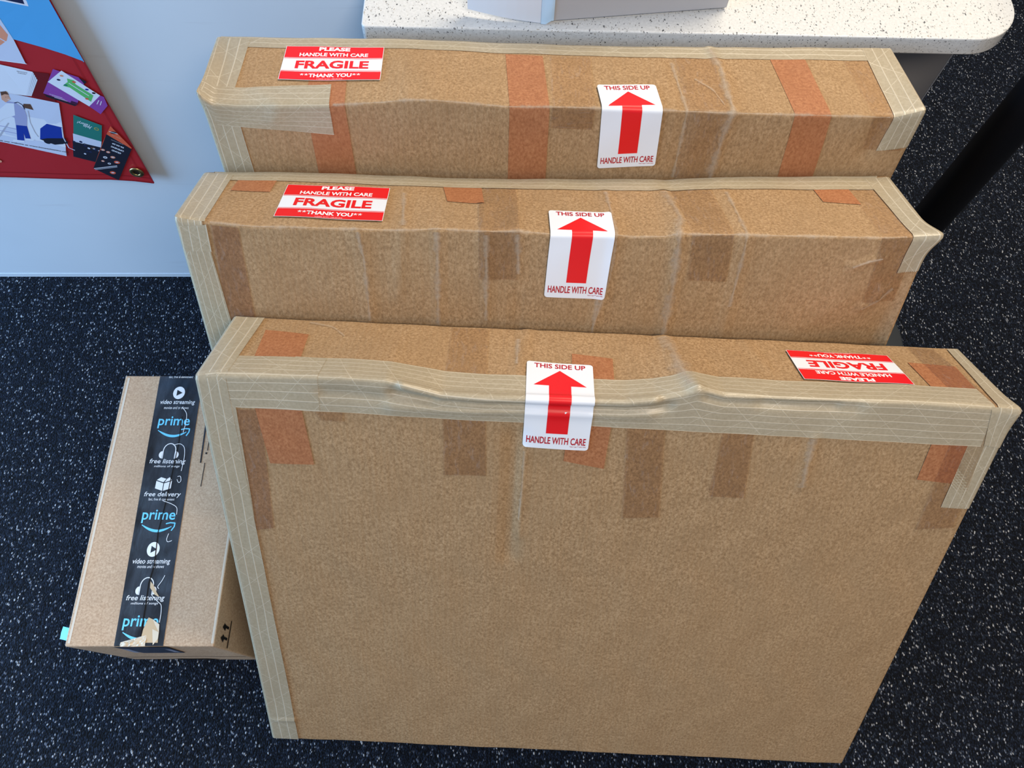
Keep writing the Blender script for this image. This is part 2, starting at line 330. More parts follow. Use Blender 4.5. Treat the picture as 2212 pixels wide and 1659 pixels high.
BOX = {
 '1': {'W': 0.91904, 'D': 0.14015, 'H': 0.69612, 'r': 0.0035, 'seed': 1, 'C': {'FBL': [-0.35717, -0.03465, 0.07755], 'FBR': [0.56313, -0.03293, 0.07448], 'RBL': [-0.35217, 0.07948, 0.0], 'RBR': [0.56682, 0.08806, 0.0], 'FTL': [-0.35291, 0.33951, 0.6615], 'FTR': [0.56752, 0.34767, 0.66131], 'RTL': [-0.34863, 0.44939, 0.59899], 'RTR': [0.56245, 0.46241, 0.58403]}, 'front': [(0.0, -0.00062), (0.0259, -0.00419), (0.0641, -0.00432), (0.1155, -0.00505), (0.1795, -0.00638), (0.2313, -0.0046), (0.2567, 0.00126), (0.2982, 0.01089), (0.3534, 0.01262), (0.4001, 0.01155), (0.4835, 0.01149), (0.5246, 0.01041), (0.5605, 0.00549), (0.5944, -0.00403), (0.6101, -0.01036), (0.6416, -0.00317), (0.7113, -0.00246), (0.8784, -0.00433), (0.9694, -0.00214), (0.998, -0.00026)], 'rear': [(0.0, -0.00237), (0.998, -0.00167)], 'ridges': [([(0.5883, 1.9481), (0.5911, 1.685), (0.5962, 1.3525), (0.6057, 1.0335)], 0.008, 0.003), ([(0.4014, 1.9691), (0.39, 1.369)], 0.008, 0.0018), ([(0.4028, 0.8794), (0.4031, 0.7981), (0.4036, 0.6752)], 0.004, 0.0028), ([(0.3905, 0.908), (0.3909, 0.7972), (0.3917, 0.6263)], 0.011, -0.0042), ([(0.7646, 0.9282), (0.769, 0.8247)], 0.006, 0.0016), ([(0.7003, 1.9244), (0.7127, 1.4421)], 0.007, 0.0014), ([(0.1545, 0.9744), (0.2279, 0.9701), (0.2846, 0.9774)], 0.006, -0.0025), ([(0.25, 0.9985), (0.31, 0.9985), (0.56, 0.9985)], 0.0045, 0.0045), ([(0.24, 0.981), (0.31, 0.981), (0.575, 0.981)], 0.006, -0.0045), ([(0.0, 0.075), (0.045, 0.077)], 0.0022, 0.003), ([(0.62, 0.99), (0.78, 0.989)], 0.0035, -0.003), ([(0.691, 0.9897), (0.8045, 0.987)], 0.008, -0.002), ([(0.2388, 0.9573), (0.4103, 0.9713), (0.5529, 0.9704)], 0.01, 0.0025)], 'folds': [], 'flares': [(1, 0, 1, 0.003, -0.002, 0.001, 0.02)]},
 '2': {'W': 0.87804, 'D': 0.13667, 'H': 0.72875, 'r': 0.004, 'seed': 2, 'C': {'FBL': [-0.38851, 0.1923, 0.06016], 'FBR': [0.4891, 0.22008, 0.06016], 'RBL': [-0.39239, 0.31495, 0.0], 'RBR': [0.48521, 0.34273, 0.0], 'FTL': [-0.39546, 0.51352, 0.71477], 'FTR': [0.48041, 0.54012, 0.71424], 'RTL': [-0.40613, 0.62855, 0.6512], 'RTR': [0.47001, 0.66595, 0.66309]}, 'front': [(0.0, -0.00098), (0.0245, 0.00321), (0.0717, 0.00719), (0.1048, 0.00933), (0.1702, 0.00914), (0.2392, 0.00985), (0.2949, 0.00954), (0.3447, 0.00687), (0.4056, 0.00868), (0.4488, 0.00762), (0.4921, 0.00999), (0.5764, 0.00921), (0.601, 0.01094), (0.6443, 0.00985), (0.6626, 0.00616), (0.7129, 0.00555), (0.8051, 0.00522), (0.9412, 0.00453), (0.9708, 0.00267), (0.998, -0.00107)], 'rear': [(0.0, -0.00235), (0.1385, -0.0022), (0.2414, 0.00061), (0.3429, 0.00388), (0.3944, 0.0055), (0.5816, 0.00486), (0.6556, 0.00411), (0.674, 0.00554), (0.7501, 0.00118), (0.8862, -0.0005), (0.998, -0.00207)], 'ridges': [([(0.6646, 1.7219), (0.6679, 1.5284), (0.6728, 1.2362), (0.6631, 1.012), (0.6667, 0.9462), (0.6656, 0.892), (0.6663, 0.8263), (0.6655, 0.795)], 0.007, 0.003), ([(0.5806, 1.7256), (0.5796, 1.023), (0.5776, 0.9076), (0.5613, 0.8038)], 0.007, 0.0018), ([(0.7507, 1.6857), (0.7518, 1.0825), (0.7537, 0.9494), (0.7518, 0.7991)], 0.008, 0.0018), ([(0.2933, 1.683), (0.2978, 1.012), (0.2843, 0.8619)], 0.007, 0.0014), ([(0.238, 0.9975), (0.2424, 0.9319), (0.2408, 0.8033)], 0.009, 0.002), ([(0.3426, 0.9969), (0.3392, 0.8064)], 0.007, 0.0016), ([(0.4038, 1.478), (0.4056, 1.012), (0.4082, 0.9378), (0.4081, 0.8174)], 0.006, 0.0018), ([(0.4528, 1.4883), (0.449, 1.012), (0.4525, 0.903)], 0.006, 0.0012), ([(0.4535, 0.8664), (0.4552, 0.7489)], 0.008, -0.0012), ([(0.9057, 0.9406), (0.9422, 0.9601)], 0.004, 0.003), ([(0.9594, 0.8969), (0.9593, 0.8737), (0.9406, 0.8567)], 0.005, 0.003)], 'folds': [((0.8437, 0.7843), (0.9894, 0.9686), -0.12, 0.1)], 'flares': [(1, 0, 1, 0.01, -0.004, 0.002, 0.018)]},
 '3': {'W': 0.86596, 'D': 0.13081, 'H': 0.74371, 'r': 0.004, 'seed': 3, 'C': {'FBL': [-0.38319, 0.49417, 0.02945], 'FBR': [0.48221, 0.52519, 0.02945], 'RBL': [-0.38776, 0.62153, 0.0], 'RBR': [0.47764, 0.65256, 0.0], 'FTL': [-0.38546, 0.66283, 0.75467], 'FTR': [0.47904, 0.69157, 0.75365], 'RTL': [-0.392, 0.7748, 0.73436], 'RTR': [0.4618, 0.80941, 0.73618]}, 'front': [(0.0, -0.00136), (0.0164, 0.01375), (0.0508, 0.01588), (0.1703, 0.01252), (0.2082, 0.00996), (0.2523, 0.00636), (0.2839, 0.0026), (0.3219, 0.00247), (0.3599, 0.00452), (0.4201, 0.00882), (0.4774, 0.00733), (0.5505, 0.00752), (0.6301, 0.00826), (0.6782, 0.0089), (0.7196, 0.00995), (0.8157, 0.01018), (0.8706, 0.01004), (0.9346, 0.01058), (0.9606, 0.01054), (0.998, -0.00038)], 'rear': [(0.0, -0.0026), (0.2138, -0.00254), (0.2932, -0.00257), (0.451, -0.00021), (0.5681, 0.00253), (0.7062, 0.00038), (0.8449, 1e-05), (0.998, -0.00218)], 'ridges': [([(0.7276, 1.9624), (0.7391, 1.4925), (0.7346, 1.012), (0.7277, 0.9382), (0.7262, 0.8589)], 0.006, 0.0022), ([(0.6655, 1.7408), (0.6703, 1.0551), (0.6712, 0.8576)], 0.008, -0.0018), ([(0.0755, 1.182), (0.1039, 1.0123), (0.0928, 0.9611)], 0.01, 0.0012), ([(0.9448, 0.9916), (0.943, 0.9169)], 0.012, -0.003)], 'folds': [], 'flares': [(0, 0, 1, -0.002, -0.002, 0.001, 0.02)]},
 '4': {'W': 0.21945, 'D': 0.44081, 'H': 0.24115, 'r': 0.0025, 'seed': 4, 'C': {'FBL': [-0.64197, 0.07763, 0.0], 'FBR': [-0.42276, 0.08768, 0.0], 'RBL': [-0.66216, 0.51798, 0.0], 'RBR': [-0.44294, 0.52803, 0.0], 'FTL': [-0.64197, 0.07763, 0.24115], 'FTR': [-0.42276, 0.08768, 0.24115], 'RTL': [-0.66216, 0.51798, 0.24115], 'RTR': [-0.44294, 0.52803, 0.24115]}, 'front': [(0, 0)], 'rear': [(0, 0)], 'ridges': [], 'folds': [], 'flares': []},
}
STRIPS = [
 ('3', 'red', 'packing_tape', [(0.1413, 0.8414), (0.197, 0.8427), (0.1964, 1.5756), (0.143, 1.5911)], 1, ''),
 ('3', 'red', 'packing_tape', [(0.4239, 0.8453), (0.4806, 0.8473), (0.4776, 1.78), (0.4236, 1.8027)], 1, ''),
 ('3', 'red', 'packing_tape', [(0.8281, 0.8614), (0.8801, 0.8634), (0.8635, 1.8068), (0.8124, 1.8105)], 1, ''),
 ('3', 'tint', 'packing_tape', [(0.4811, 0.9538), (0.5404, 0.9509), (0.5421, 1.0), (0.4828, 1.0)], 1, ''),
 ('3', 'clear', 'packing_tape', [(0.4828, 1.0002), (0.5421, 1.0002), (0.5468, 1.7825), (0.4878, 1.7855)], 1, ''),
 ('3', 'clear', 'packing_tape', [(0.6726, 0.8576), (0.7289, 0.859), (0.7285, 1.9477), (0.6716, 1.935)], 1, ''),
 ('3', 'tint', 'packing_tape', [(0.9362, 0.9212), (0.9911, 0.9236), (0.9834, 1.0), (0.9303, 1.0)], 1, ''),
 ('3', 'clear', 'packing_tape', [(0.9303, 1.0002), (0.9834, 1.0002), (0.9687, 1.837), (0.92, 1.7777)], 1, ''),
 ('3', 'paper', 'packing_tape', [(0.0101, 1.8321), (0.9734, 1.7923), (0.999, 2.04), (0.001, 2.04)], 2, ''),
 ('3', 'paper', 'packing_tape', [(-0.045, 1.0002), (0.038, 1.0002), (0.05, 1.9444), (-0.045, 1.98)], 3, ''),
 ('3', 'paper', 'packing_tape', [(-0.045, 0.02), (0.052, 0.02), (0.044, 1.0), (-0.045, 1.0)], 3, ''),
 ('3', 'paper', 'packing_tape', [(0.0127, 0.9447), (0.1743, 0.9295), (0.1748, 1.2838), (0.0, 1.22)], 4, 'R'),
 ('3', 'paper', 'packing_tape', [(0.96, 1.0002), (1.045, 1.0002), (1.045, 1.98), (0.955, 1.97)], 3, ''),
 ('3', 'paper', 'packing_tape', [(0.9566, 0.9223), (0.999, 0.932), (0.999, 1.0), (0.96, 1.0)], 3, 'B'),
 ('2', 'mauve', 'packing_tape', [(0.0355, 0.7916), (0.0759, 0.8071), (0.0803, 0.9944), (0.0453, 0.9946)], 1, ''),
 ('2', 'tint', 'packing_tape', [(0.3969, 0.9), (0.4507, 0.9002), (0.4516, 1.0), (0.3969, 1.0)], 1, 'B'),
 ('2', 'clear', 'packing_tape', [(0.3969, 1.0002), (0.4516, 1.0002), (0.4531, 1.9442), (0.397, 1.9339)], 1, ''),
 ('2', 'tint', 'packing_tape', [(0.6848, 0.9065), (0.7385, 0.905), (0.7354, 1.0), (0.6808, 1.0)], 1, ''),
 ('2', 'clear', 'packing_tape', [(0.6808, 1.0002), (0.7354, 1.0002), (0.7295, 1.941), (0.6733, 1.9457)], 1, ''),
 ('2', 'tint', 'packing_tape', [(0.9388, 0.8688), (0.9847, 0.8699), (0.9779, 1.0), (0.9327, 1.0)], 1, ''),
 ('2', 'clear', 'packing_tape', [(0.9327, 1.0002), (0.9779, 1.0002), (0.9688, 1.9294), (0.9245, 1.932)], 1, ''),
 ('2', 'red', 'packing_tape', [(0.0516, 1.5977), (0.1064, 1.5933), (0.1129, 1.9141), (0.0567, 1.9126)], 2, ''),
 ('2', 'red', 'packing_tape', [(0.3549, 1.5007), (0.4064, 1.4825), (0.4023, 1.9145), (0.3457, 1.9164)], 2, ''),
 ('2', 'red', 'packing_tape', [(0.8823, 1.5504), (0.9329, 1.503), (0.9257, 1.9159), (0.8756, 1.9221)], 2, ''),
 ('2', 'paper', 'packing_tape', [(0.0259, 1.8091), (0.9663, 1.746), (0.999, 2.04), (0.001, 2.04)], 3, ''),
 ('2', 'paper', 'packing_tape', [(-0.045, 1.0002), (0.0385, 1.0002), (0.0451, 1.9209), (-0.045, 1.98)], 4, ''),
 ('2', 'paper', 'packing_tape', [(-0.045, 0.02), (0.066, 0.02), (0.035, 1.0), (-0.045, 1.0)], 4, ''),
 ('2', 'paper', 'packing_tape', [(0.002, 0.9411), (0.0384, 0.9413), (0.0401, 0.9954), (0.004, 0.985)], 5, 'B'),
 ('2', 'paper', 'packing_tape', [(0.9718, 1.0002), (1.045, 1.0002), (1.045, 1.98), (0.9623, 1.9315)], 4, ''),
 ('2', 'paper', 'packing_tape', [(0.9713, 0.9296), (0.999, 0.9349), (0.999, 1.0), (0.9718, 1.0)], 4, 'B'),
 ('1', 'mauve', 'packing_tape', [(0.0355, 0.6646), (0.0646, 0.6725), (0.0724, 0.9398), (0.0437, 0.9384)], 1, ''),
 ('1', 'tint', 'packing_tape', [(0.3003, 0.8166), (0.3555, 0.8179), (0.3512, 1.0), (0.2982, 1.0)], 1, 'B'),
 ('1', 'clear', 'packing_tape', [(0.2982, 1.0002), (0.3512, 1.0002), (0.3467, 1.9596), (0.2959, 1.9613)], 1, ''),
 ('1', 'tint', 'packing_tape', [(0.5422, 0.7341), (0.5922, 0.738), (0.5716, 1.0), (0.5244, 1.0)], 1, 'B'),
 ('1', 'clear', 'packing_tape', [(0.5244, 1.0002), (0.5716, 1.0002), (0.5748, 0.9592), (0.5266, 0.9674)], 1, ''),
 ('1', 'tint', 'packing_tape', [(0.6513, 0.7916), (0.6986, 0.7916), (0.6866, 0.9638), (0.6485, 0.965)], 1, ''),
 ('1', 'clear', 'packing_tape', [(0.1449, 0.9225), (0.1738, 0.9221), (0.1768, 0.9874), (0.1226, 0.9858)], 3, ''),
 ('1', 'red', 'packing_tape', [(0.0742, 0.8273), (0.1317, 0.8286), (0.1114, 1.7005), (0.0523, 1.7545)], 2, 'BT'),
 ('1', 'red', 'packing_tape', [(0.455, 0.8588), (0.5082, 0.8449), (0.5135, 1.587), (0.46, 1.6392)], 2, ''),
 ('1', 'red', 'packing_tape', [(0.9144, 0.8492), (0.9601, 0.8439), (0.9694, 1.6313), (0.9082, 1.6703)], 2, ''),
 ('1', 'tint', 'packing_tape', [(0.941, 0.7354), (0.9902, 0.7424), (0.9633, 1.9529), (0.9266, 1.9418)], 3, ''),
 ('1', 'paper', 'packing_tape', [(0.0374, 0.9433), (0.975, 0.925), (0.967, 1.2545), (0.1106, 1.3061)], 4, ''),
 ('1', 'paper', 'packing_tape', [(0.0249, 0.945), (0.1463, 0.9424), (0.1492, 1.2997), (0.0, 1.28)], 5, 'R'),
 ('1', 'paper', 'packing_tape', [(-0.045, 1.0002), (0.039, 1.0002), (0.0416, 1.9669), (-0.045, 1.98)], 6, ''),
 ('1', 'paper', 'packing_tape', [(0.001, 0.712), (0.0404, 0.7004), (0.0434, 0.9504), (0.0116, 0.9744)], 5, 'B'),
 ('1', 'paper', 'packing_tape', [(-0.045, 0.004), (0.0455, 0.004), (0.0375, 1.0), (-0.045, 1.0)], 6, ''),
 ('1', 'paper', 'packing_tape', [(0.974, 1.0002), (1.045, 1.0002), (1.045, 1.98), (0.9829, 1.955)], 5, ''),
 ('1', 'paper', 'packing_tape', [(0.9613, 0.791), (1.045, 0.788), (1.045, 0.96), (0.9585, 0.9547)], 3, 'B'),
 ('1', 'paper', 'packing_tape', [(0.978, 0.9286), (0.9995, 0.925), (0.9995, 1.0), (0.966, 1.0)], 6, 'B'),
]
WORN = [
 ('3', 0.013, [(0.7267, 1.9331), (0.735, 1.6473), (0.7331, 1.2926), (0.7347, 1.012), (0.7309, 0.9828), (0.7277, 0.9382), (0.7262, 0.8589)]),
 ('3', 0.007, [(0.6655, 1.7408), (0.6703, 1.0551), (0.6712, 0.8576)]),
 ('2', 0.015, [(0.666, 1.723), (0.6679, 1.5284), (0.6728, 1.2362), (0.6633, 1.0183), (0.6644, 0.9772), (0.6669, 0.8921), (0.6663, 0.8263), (0.6655, 0.795)]),
 ('2', 0.009, [(0.408, 0.9945), (0.4082, 0.9378), (0.4081, 0.8174)]),
 ('1', 0.024, [(0.5879, 1.9304), (0.5935, 1.6842), (0.5962, 1.3525), (0.6007, 1.0844)]),
 ('1', 0.013, [(0.7646, 0.9282), (0.766, 0.8751), (0.769, 0.8247)]),
 ('2', 0.007, [(0.5806, 1.7256), (0.5805, 1.0606), (0.5776, 0.9076), (0.5613, 0.8038)]),
 ('2', 0.01, [(0.3426, 0.9952), (0.3413, 0.8998), (0.3392, 0.8064)]),
 ('2', 0.007, [(0.2379, 0.9958), (0.2424, 0.9319), (0.2416, 0.8132)]),
 ('2', 0.008, [(0.2937, 1.6405), (0.2975, 1.0592)]),
 ('2', 0.007, [(0.7507, 1.6857), (0.7518, 1.0825), (0.7537, 0.9494), (0.7526, 0.8572)]),
 ('2', 0.006, [(0.9754, 0.8975), (0.9626, 0.8738), (0.9406, 0.8567)]),
 ('2', 0.004, [(0.9057, 0.9406), (0.9247, 0.9538), (0.9422, 0.9601)]),
 ('2', 0.01, [(0.449, 0.9956), (0.4523, 0.912)]),
 ('2', 0.008, [(0.5644, 0.8659), (0.562, 0.7939)]),
 ('1', 0.004, [(0.4041, 0.8775), (0.4044, 0.7982), (0.4025, 0.7208)]),
 ('1', 0.008, [(0.3881, 1.8147), (0.3879, 1.4337)]),
 ('1', 0.005, [(0.1047, 1.9258), (0.1385, 1.8558), (0.1592, 1.6936)]),
 ('3', 0.004, [(0.6924, 1.4741), (0.7147, 1.3212), (0.7248, 1.1003)]),
 ('2', 0.0055, [('e', 0.045), ('e', 0.965)]),
 ('3', 0.0055, [('e', 0.18), ('e', 0.955)]),
]
LABELS = {
 'fragile3': [(0.0997, 1.3447), (0.2444, 1.3115), (0.2473, 1.8151), (0.1048, 1.842)],
 'fragile2': [(0.124, 1.1436), (0.2695, 1.1178), (0.2732, 1.7246), (0.1291, 1.7136)],
 'fragile1': [(0.8859, 1.7608), (0.7493, 1.7843), (0.7516, 1.2942), (0.8885, 1.2544)],
 'arrow3': [(0.5555, 0.8755), (0.6402, 0.8836), (0.6329, 1.3499), (0.5492, 1.3292)],
 'arrow2': [(0.489, 0.8689), (0.5734, 0.8672), (0.5796, 1.336), (0.4944, 1.3696)],
 'arrow1': [(0.401, 0.8866), (0.4844, 0.8842), (0.4861, 1.4611), (0.4009, 1.4857)],
}
G = {
 'tape': [[0.3324, 1.012], [0.6601, 1.012], [0.5925, 1.999], [0.2682, 1.999]],
 'rows': [["fine", "fast, free & convenient", 0.432, 1.994], ["play", "", 0.4448, 1.9273], ["bold", "video streaming", 0.4485, 1.8867], ["fine", "movies and tv shows", 0.4418, 1.8656], ["logo", "prime", 0.4457, 1.8035], ["smile", "", 0.456, 1.7644], ["phones", "", 0.452, 1.6891], ["bold", "free listening", 0.4529, 1.6493], ["fine", "millions of songs", 0.4528, 1.6313], ["parcel", "", 0.4527, 1.569], ["bold", "free delivery", 0.4627, 1.5237], ["fine", "fast, free & convenient", 0.459, 1.5064], ["logo", "prime", 0.4633, 1.4415], ["smile", "", 0.4707, 1.4045], ["play", "", 0.4669, 1.3255], ["bold", "video streaming", 0.4737, 1.2817], ["fine", "movies and tv shows", 0.4734, 1.2657], ["phones", "", 0.4651, 1.1959], ["bold", "free listening", 0.4777, 1.1568], ["fine", "millions of songs", 0.475, 1.1397], ["logo", "prime", 0.4695, 1.0741], ["smile", "", 0.4778, 1.0366]],
 'torn': [[0.5306, 1.0938], [0.5608, 1.0878], [0.6105, 1.0713], [0.6167, 1.0457], [0.6182, 1.0248], [0.6212, 1.012], [0.5226, 1.012], [0.504, 1.0247], [0.508, 1.0546]],
 'torn2': [[0.4964, 1.2147], [0.5163, 1.2052], [0.5488, 1.1801], [0.5782, 1.1614], [0.5434, 1.1691], [0.5019, 1.1927]],
 'slit': [[0.5, 1.8298], [0.5103, 1.7185], [0.5055, 1.6277], [0.4994, 1.5049], [0.4841, 1.3862], [0.5002, 1.2721], [0.4859, 1.2084], [0.4947, 1.1305], [0.4963, 1.0771], [0.5056, 1.0128]],
 'thread': [[[0.4737, 1.7147], [0.5228, 1.7222], [0.5626, 1.7076], [0.5746, 1.6639], [0.5685, 1.6136]], [[0.5489, 1.5922], [0.5712, 1.5959], [0.5817, 1.5748], [0.564, 1.5677], [0.5492, 1.5816]], [[0.4742, 1.5013], [0.5375, 1.4913], [0.5888, 1.4778], [0.592, 1.4505]], [[0.5617, 1.3813], [0.5527, 1.3614], [0.5635, 1.3499], [0.5938, 1.3565]], [[0.5891, 1.2352], [0.5742, 1.2146], [0.5491, 1.1957], [0.5644, 1.1894]], [[0.4869, 1.8677], [0.5341, 1.8431], [0.5375, 1.8017], [0.529, 1.7646]], [[0.5209, 1.1692], [0.5712, 1.1459], [0.6029, 1.1367], [0.6095, 1.1], [0.6083, 1.0773]]],
 'black': [[0.6864, 1.6463], [0.6965, 1.6464], [0.6861, 1.8594], [0.672, 1.8594]],
 'frontglint': [[[0.3293, 0.108], [0.3653, 0.1401], [0.333, 0.3772], [0.2925, 0.3772]], [[0.6113, 0.1397], [0.6446, 0.1526], [0.6326, 0.3557], [0.598, 0.3417]]],
 'sidearrow': [[0.0683, 0.0969], [0.0833, 0.131], [0.0783, 0.1543], [0.0757, 0.2183], [0.0672, 0.212], [0.0687, 0.1568], [0.0588, 0.1521]],
 'sidearrow2': [[0.0328, 0.0868], [0.0465, 0.1343], [0.04, 0.1493], [0.0387, 0.2133], [0.0298, 0.2094], [0.0315, 0.151], [0.0197, 0.1387]],
 'sidebar': [[0.0988, 0.2437], [0.099, 0.2575], [0.0057, 0.2436], [0.0056, 0.2283]],
 'bp': {"blue": [[-0.0437, 0.7215], [0.0805, 0.7192], [0.0731, 0.6113], [0.0526, 0.6237], [0.0287, 0.6349], [-0.0061, 0.6488], [-0.0868, 0.654]], "darktop": [[-0.0414, 0.725], [0.0499, 0.726], [0.0439, 0.7027], [0.0111, 0.7114], [-0.0437, 0.7215]], "darkinner": [[-0.0403, 0.7268], [0.0494, 0.7277], [0.0423, 0.7054], [0.0124, 0.7136], [-0.0426, 0.7233]], "skinpanel": [[-0.042, 0.7], [-0.0051, 0.6837], [-0.0066, 0.6478], [-0.0135, 0.6062], [-0.0468, 0.6123], [-0.0924, 0.6193]], "skin": [[-0.0332, 0.689], [-0.0051, 0.6837], [-0.008, 0.6567], [-0.017, 0.6467], [-0.0321, 0.6374], [-0.0669, 0.634]], "postcard": [[-0.0991, 0.6087], [-0.0522, 0.6031], [-0.012, 0.5904], [-0.0478, 0.5427], [-0.0842, 0.5483], [-0.1327, 0.555]], "postcardside": [[-0.012, 0.5904], [-0.0136, 0.5743], [-0.0402, 0.542], [-0.0478, 0.5427]], "stamp": [[-0.033, 0.593], [-0.0202, 0.5894], [-0.0246, 0.5836], [-0.0374, 0.587]], "photo": [[-0.1269, 0.5642], [-0.0828, 0.5507], [-0.0053, 0.5291], [-0.0538, 0.4097], [-0.1454, 0.4435], [-0.1923, 0.4596]], "photolow": [[-0.1537, 0.5214], [-0.107, 0.5094], [-0.0233, 0.4871], [-0.0447, 0.4303], [-0.1359, 0.4599], [-0.1856, 0.4703]], "purple": [[0.0213, 0.5972], [0.051, 0.5827], [0.0532, 0.5703], [0.0211, 0.5264], [-0.0189, 0.5488]], "purpleshadow": [[-0.0192, 0.5477], [0.0207, 0.5256], [0.0163, 0.5239], [-0.0174, 0.5418]], "green": [[0.0324, 0.5947], [0.072, 0.5472], [0.0673, 0.5255], [0.0488, 0.508], [0.0004, 0.5721]], "greenw": [[0.0324, 0.5947], [0.0663, 0.5472], [0.0388, 0.5241], [0.0004, 0.5721]], "greenp": [[0.0663, 0.5472], [0.0707, 0.5443], [0.0679, 0.526], [0.0485, 0.5075], [0.0388, 0.5241]], "greenbar": [[0.0291, 0.5724], [0.0392, 0.5702], [0.056, 0.5471], [0.0462, 0.5339], [0.0282, 0.562], [0.0195, 0.5654]], "flyer": [[0.0048, 0.5052], [0.0386, 0.4823], [-0.005, 0.3915], [-0.0429, 0.4089]], "flyerlow": [[-0.0168, 0.4634], [0.0203, 0.4446], [-0.0054, 0.3915], [-0.0429, 0.4089]], "menu": [[0.0516, 0.4811], [0.0629, 0.4296], [0.0049, 0.347], [-0.0237, 0.3794], [0.0226, 0.4446]], "menudark": [[0.0365, 0.4624], [0.0617, 0.4267], [0.0049, 0.347], [-0.0237, 0.3794], [0.0155, 0.4335]], "manhead": [[-0.0826, 0.5495], [-0.0723, 0.5508], [-0.0758, 0.5353], [-0.0865, 0.5292], [-0.0892, 0.5352]], "manhair": [[-0.0825, 0.5507], [-0.0733, 0.5519], [-0.0725, 0.5449], [-0.0785, 0.546], [-0.0851, 0.5431]], "mantorso": [[-0.0833, 0.5316], [-0.0721, 0.5293], [-0.066, 0.5146], [-0.0713, 0.497], [-0.0848, 0.4736], [-0.1019, 0.4735], [-0.0914, 0.4969], [-0.1012, 0.5069]], "manshirt": [[-0.1157, 0.5068], [-0.0854, 0.528], [-0.0753, 0.5269], [-0.0876, 0.502], [-0.1104, 0.4942], [-0.1309, 0.4811]], "manleg": [[-0.0975, 0.4814], [-0.0818, 0.4789], [-0.0911, 0.4508], [-0.0992, 0.4515], [-0.0957, 0.4629], [-0.1035, 0.4466], [-0.115, 0.447]], "vac": [[-0.0636, 0.4737], [-0.0478, 0.4843], [-0.0277, 0.4766], [-0.0443, 0.4387], [-0.0594, 0.4372], [-0.0767, 0.4495]], "vachose": [[-0.062, 0.5122], [-0.0723, 0.4867], [-0.0764, 0.4657], [-0.0766, 0.4549]], "pole": [[-0.1075, 0.4865], [-0.106, 0.4852], [-0.1381, 0.4545], [-0.1393, 0.4572]], "lamp": [[-0.0612, 0.5265], [-0.0509, 0.5258], [-0.0526, 0.5135], [-0.0658, 0.5184]], "pinkbit": [[-0.1765, 0.4037], [-0.1703, 0.395], [-0.1741, 0.3905], [-0.1817, 0.3949]], "seam": [[-0.2376, 0.3872], [0.0519, 0.3567]]},
 'sushi': [[0.0135, 0.425, 30], [0.0196, 0.4193, 30], [0.0087, 0.4063, 32], [0.0215, 0.4064, 36], [0.0007, 0.3974, 25], [0.0085, 0.3907, 25], [0.0227, 0.3937, 45], [0.0038, 0.3673, 45]],
 'grommet': [0.0453, 0.3685],
}
WALL_YAW = math.radians(3.2186)
# ------------------------------------------------------------------ setting
WT = np.array([math.cos(WALL_YAW), math.sin(WALL_YAW), 0]); WN = np.array([-math.sin(WALL_YAW), math.cos(WALL_YAW), 0]); W0 = np.array([-.716, .866, 0])
def wall_pt(t, z, off=0.0):
    """t metres along the wall, z up, off metres in front of it."""
    return W0+WT*t-WN*off+np.array([0, 0, z])
def prism(pts2, map3, o0, o1):
    """Closed prism from a 2D outline; map3(a, b, off) -> xyz."""
    n = len(pts2); v = [map3(a, b, o1) for a, b in pts2]+[map3(a, b, o0) for a, b in pts2]
    f = [list(range(n)), list(range(2*n-1, n-1, -1))]+[[i, i+n, (i+1) % n+n, (i+1) % n] for i in range(n)]
    return v, f
def fix_normals(o):
    bm = bmesh.new(); bm.from_mesh(o.data); bmesh.ops.recalc_face_normals(bm, faces=bm.faces); bm.to_mesh(o.data); bm.free(); return o
def bevelled(o, w=.002, seg=2, angle=40):
    bm = bmesh.new(); bm.from_mesh(o.data); bmesh.ops.recalc_face_normals(bm, faces=bm.faces)
    es = [e for e in bm.edges if len(e.link_faces) == 2 and math.degrees(e.calc_face_angle(0)) > angle]
    bmesh.ops.bevel(bm, geom=es, offset=w, segments=seg, profile=.5, affect='EDGES'); bm.to_mesh(o.data); bm.free(); return o

fl_v = [(-3.5, -2.5, 0), (3.5, -2.5, 0), (3.5, 3.5, 0), (-3.5, 3.5, 0), (-3.5, -2.5, -.03), (3.5, -2.5, -.03), (3.5, 3.5, -.03), (-3.5, 3.5, -.03)]
floor = mesh_obj('floor', fl_v, [(0, 1, 2, 3), (7, 6, 5, 4), (0, 4, 5, 1), (1, 5, 6, 2), (2, 6, 7, 3), (3, 7, 4, 0)], M['carpet'])
tag(floor, 'dark navy loop carpet flecked with white', kind='structure')
TL, TR = -2.0, .4985
v, f = prism([(TL, 0), (TR, 0), (TR, 1.07), (TL, 1.07)], wall_pt, -.12, 0)
wall = fix_normals(mesh_obj('wall_back', v, f, M['wall'])); tag(wall, 'pale white laminate wall behind the banner', kind='structure')
# low trim line where the wall panel meets the carpet
v, f = prism([(TL, 0.0), (TR, 0.0), (TR, .012), (TL, .012)], wall_pt, .0, .001)
tr_ = fix_normals(mesh_obj('baseboard_back', v, f, M['wall'])); tag(tr_, 'thin pale strip along the foot of the wall', kind='structure')

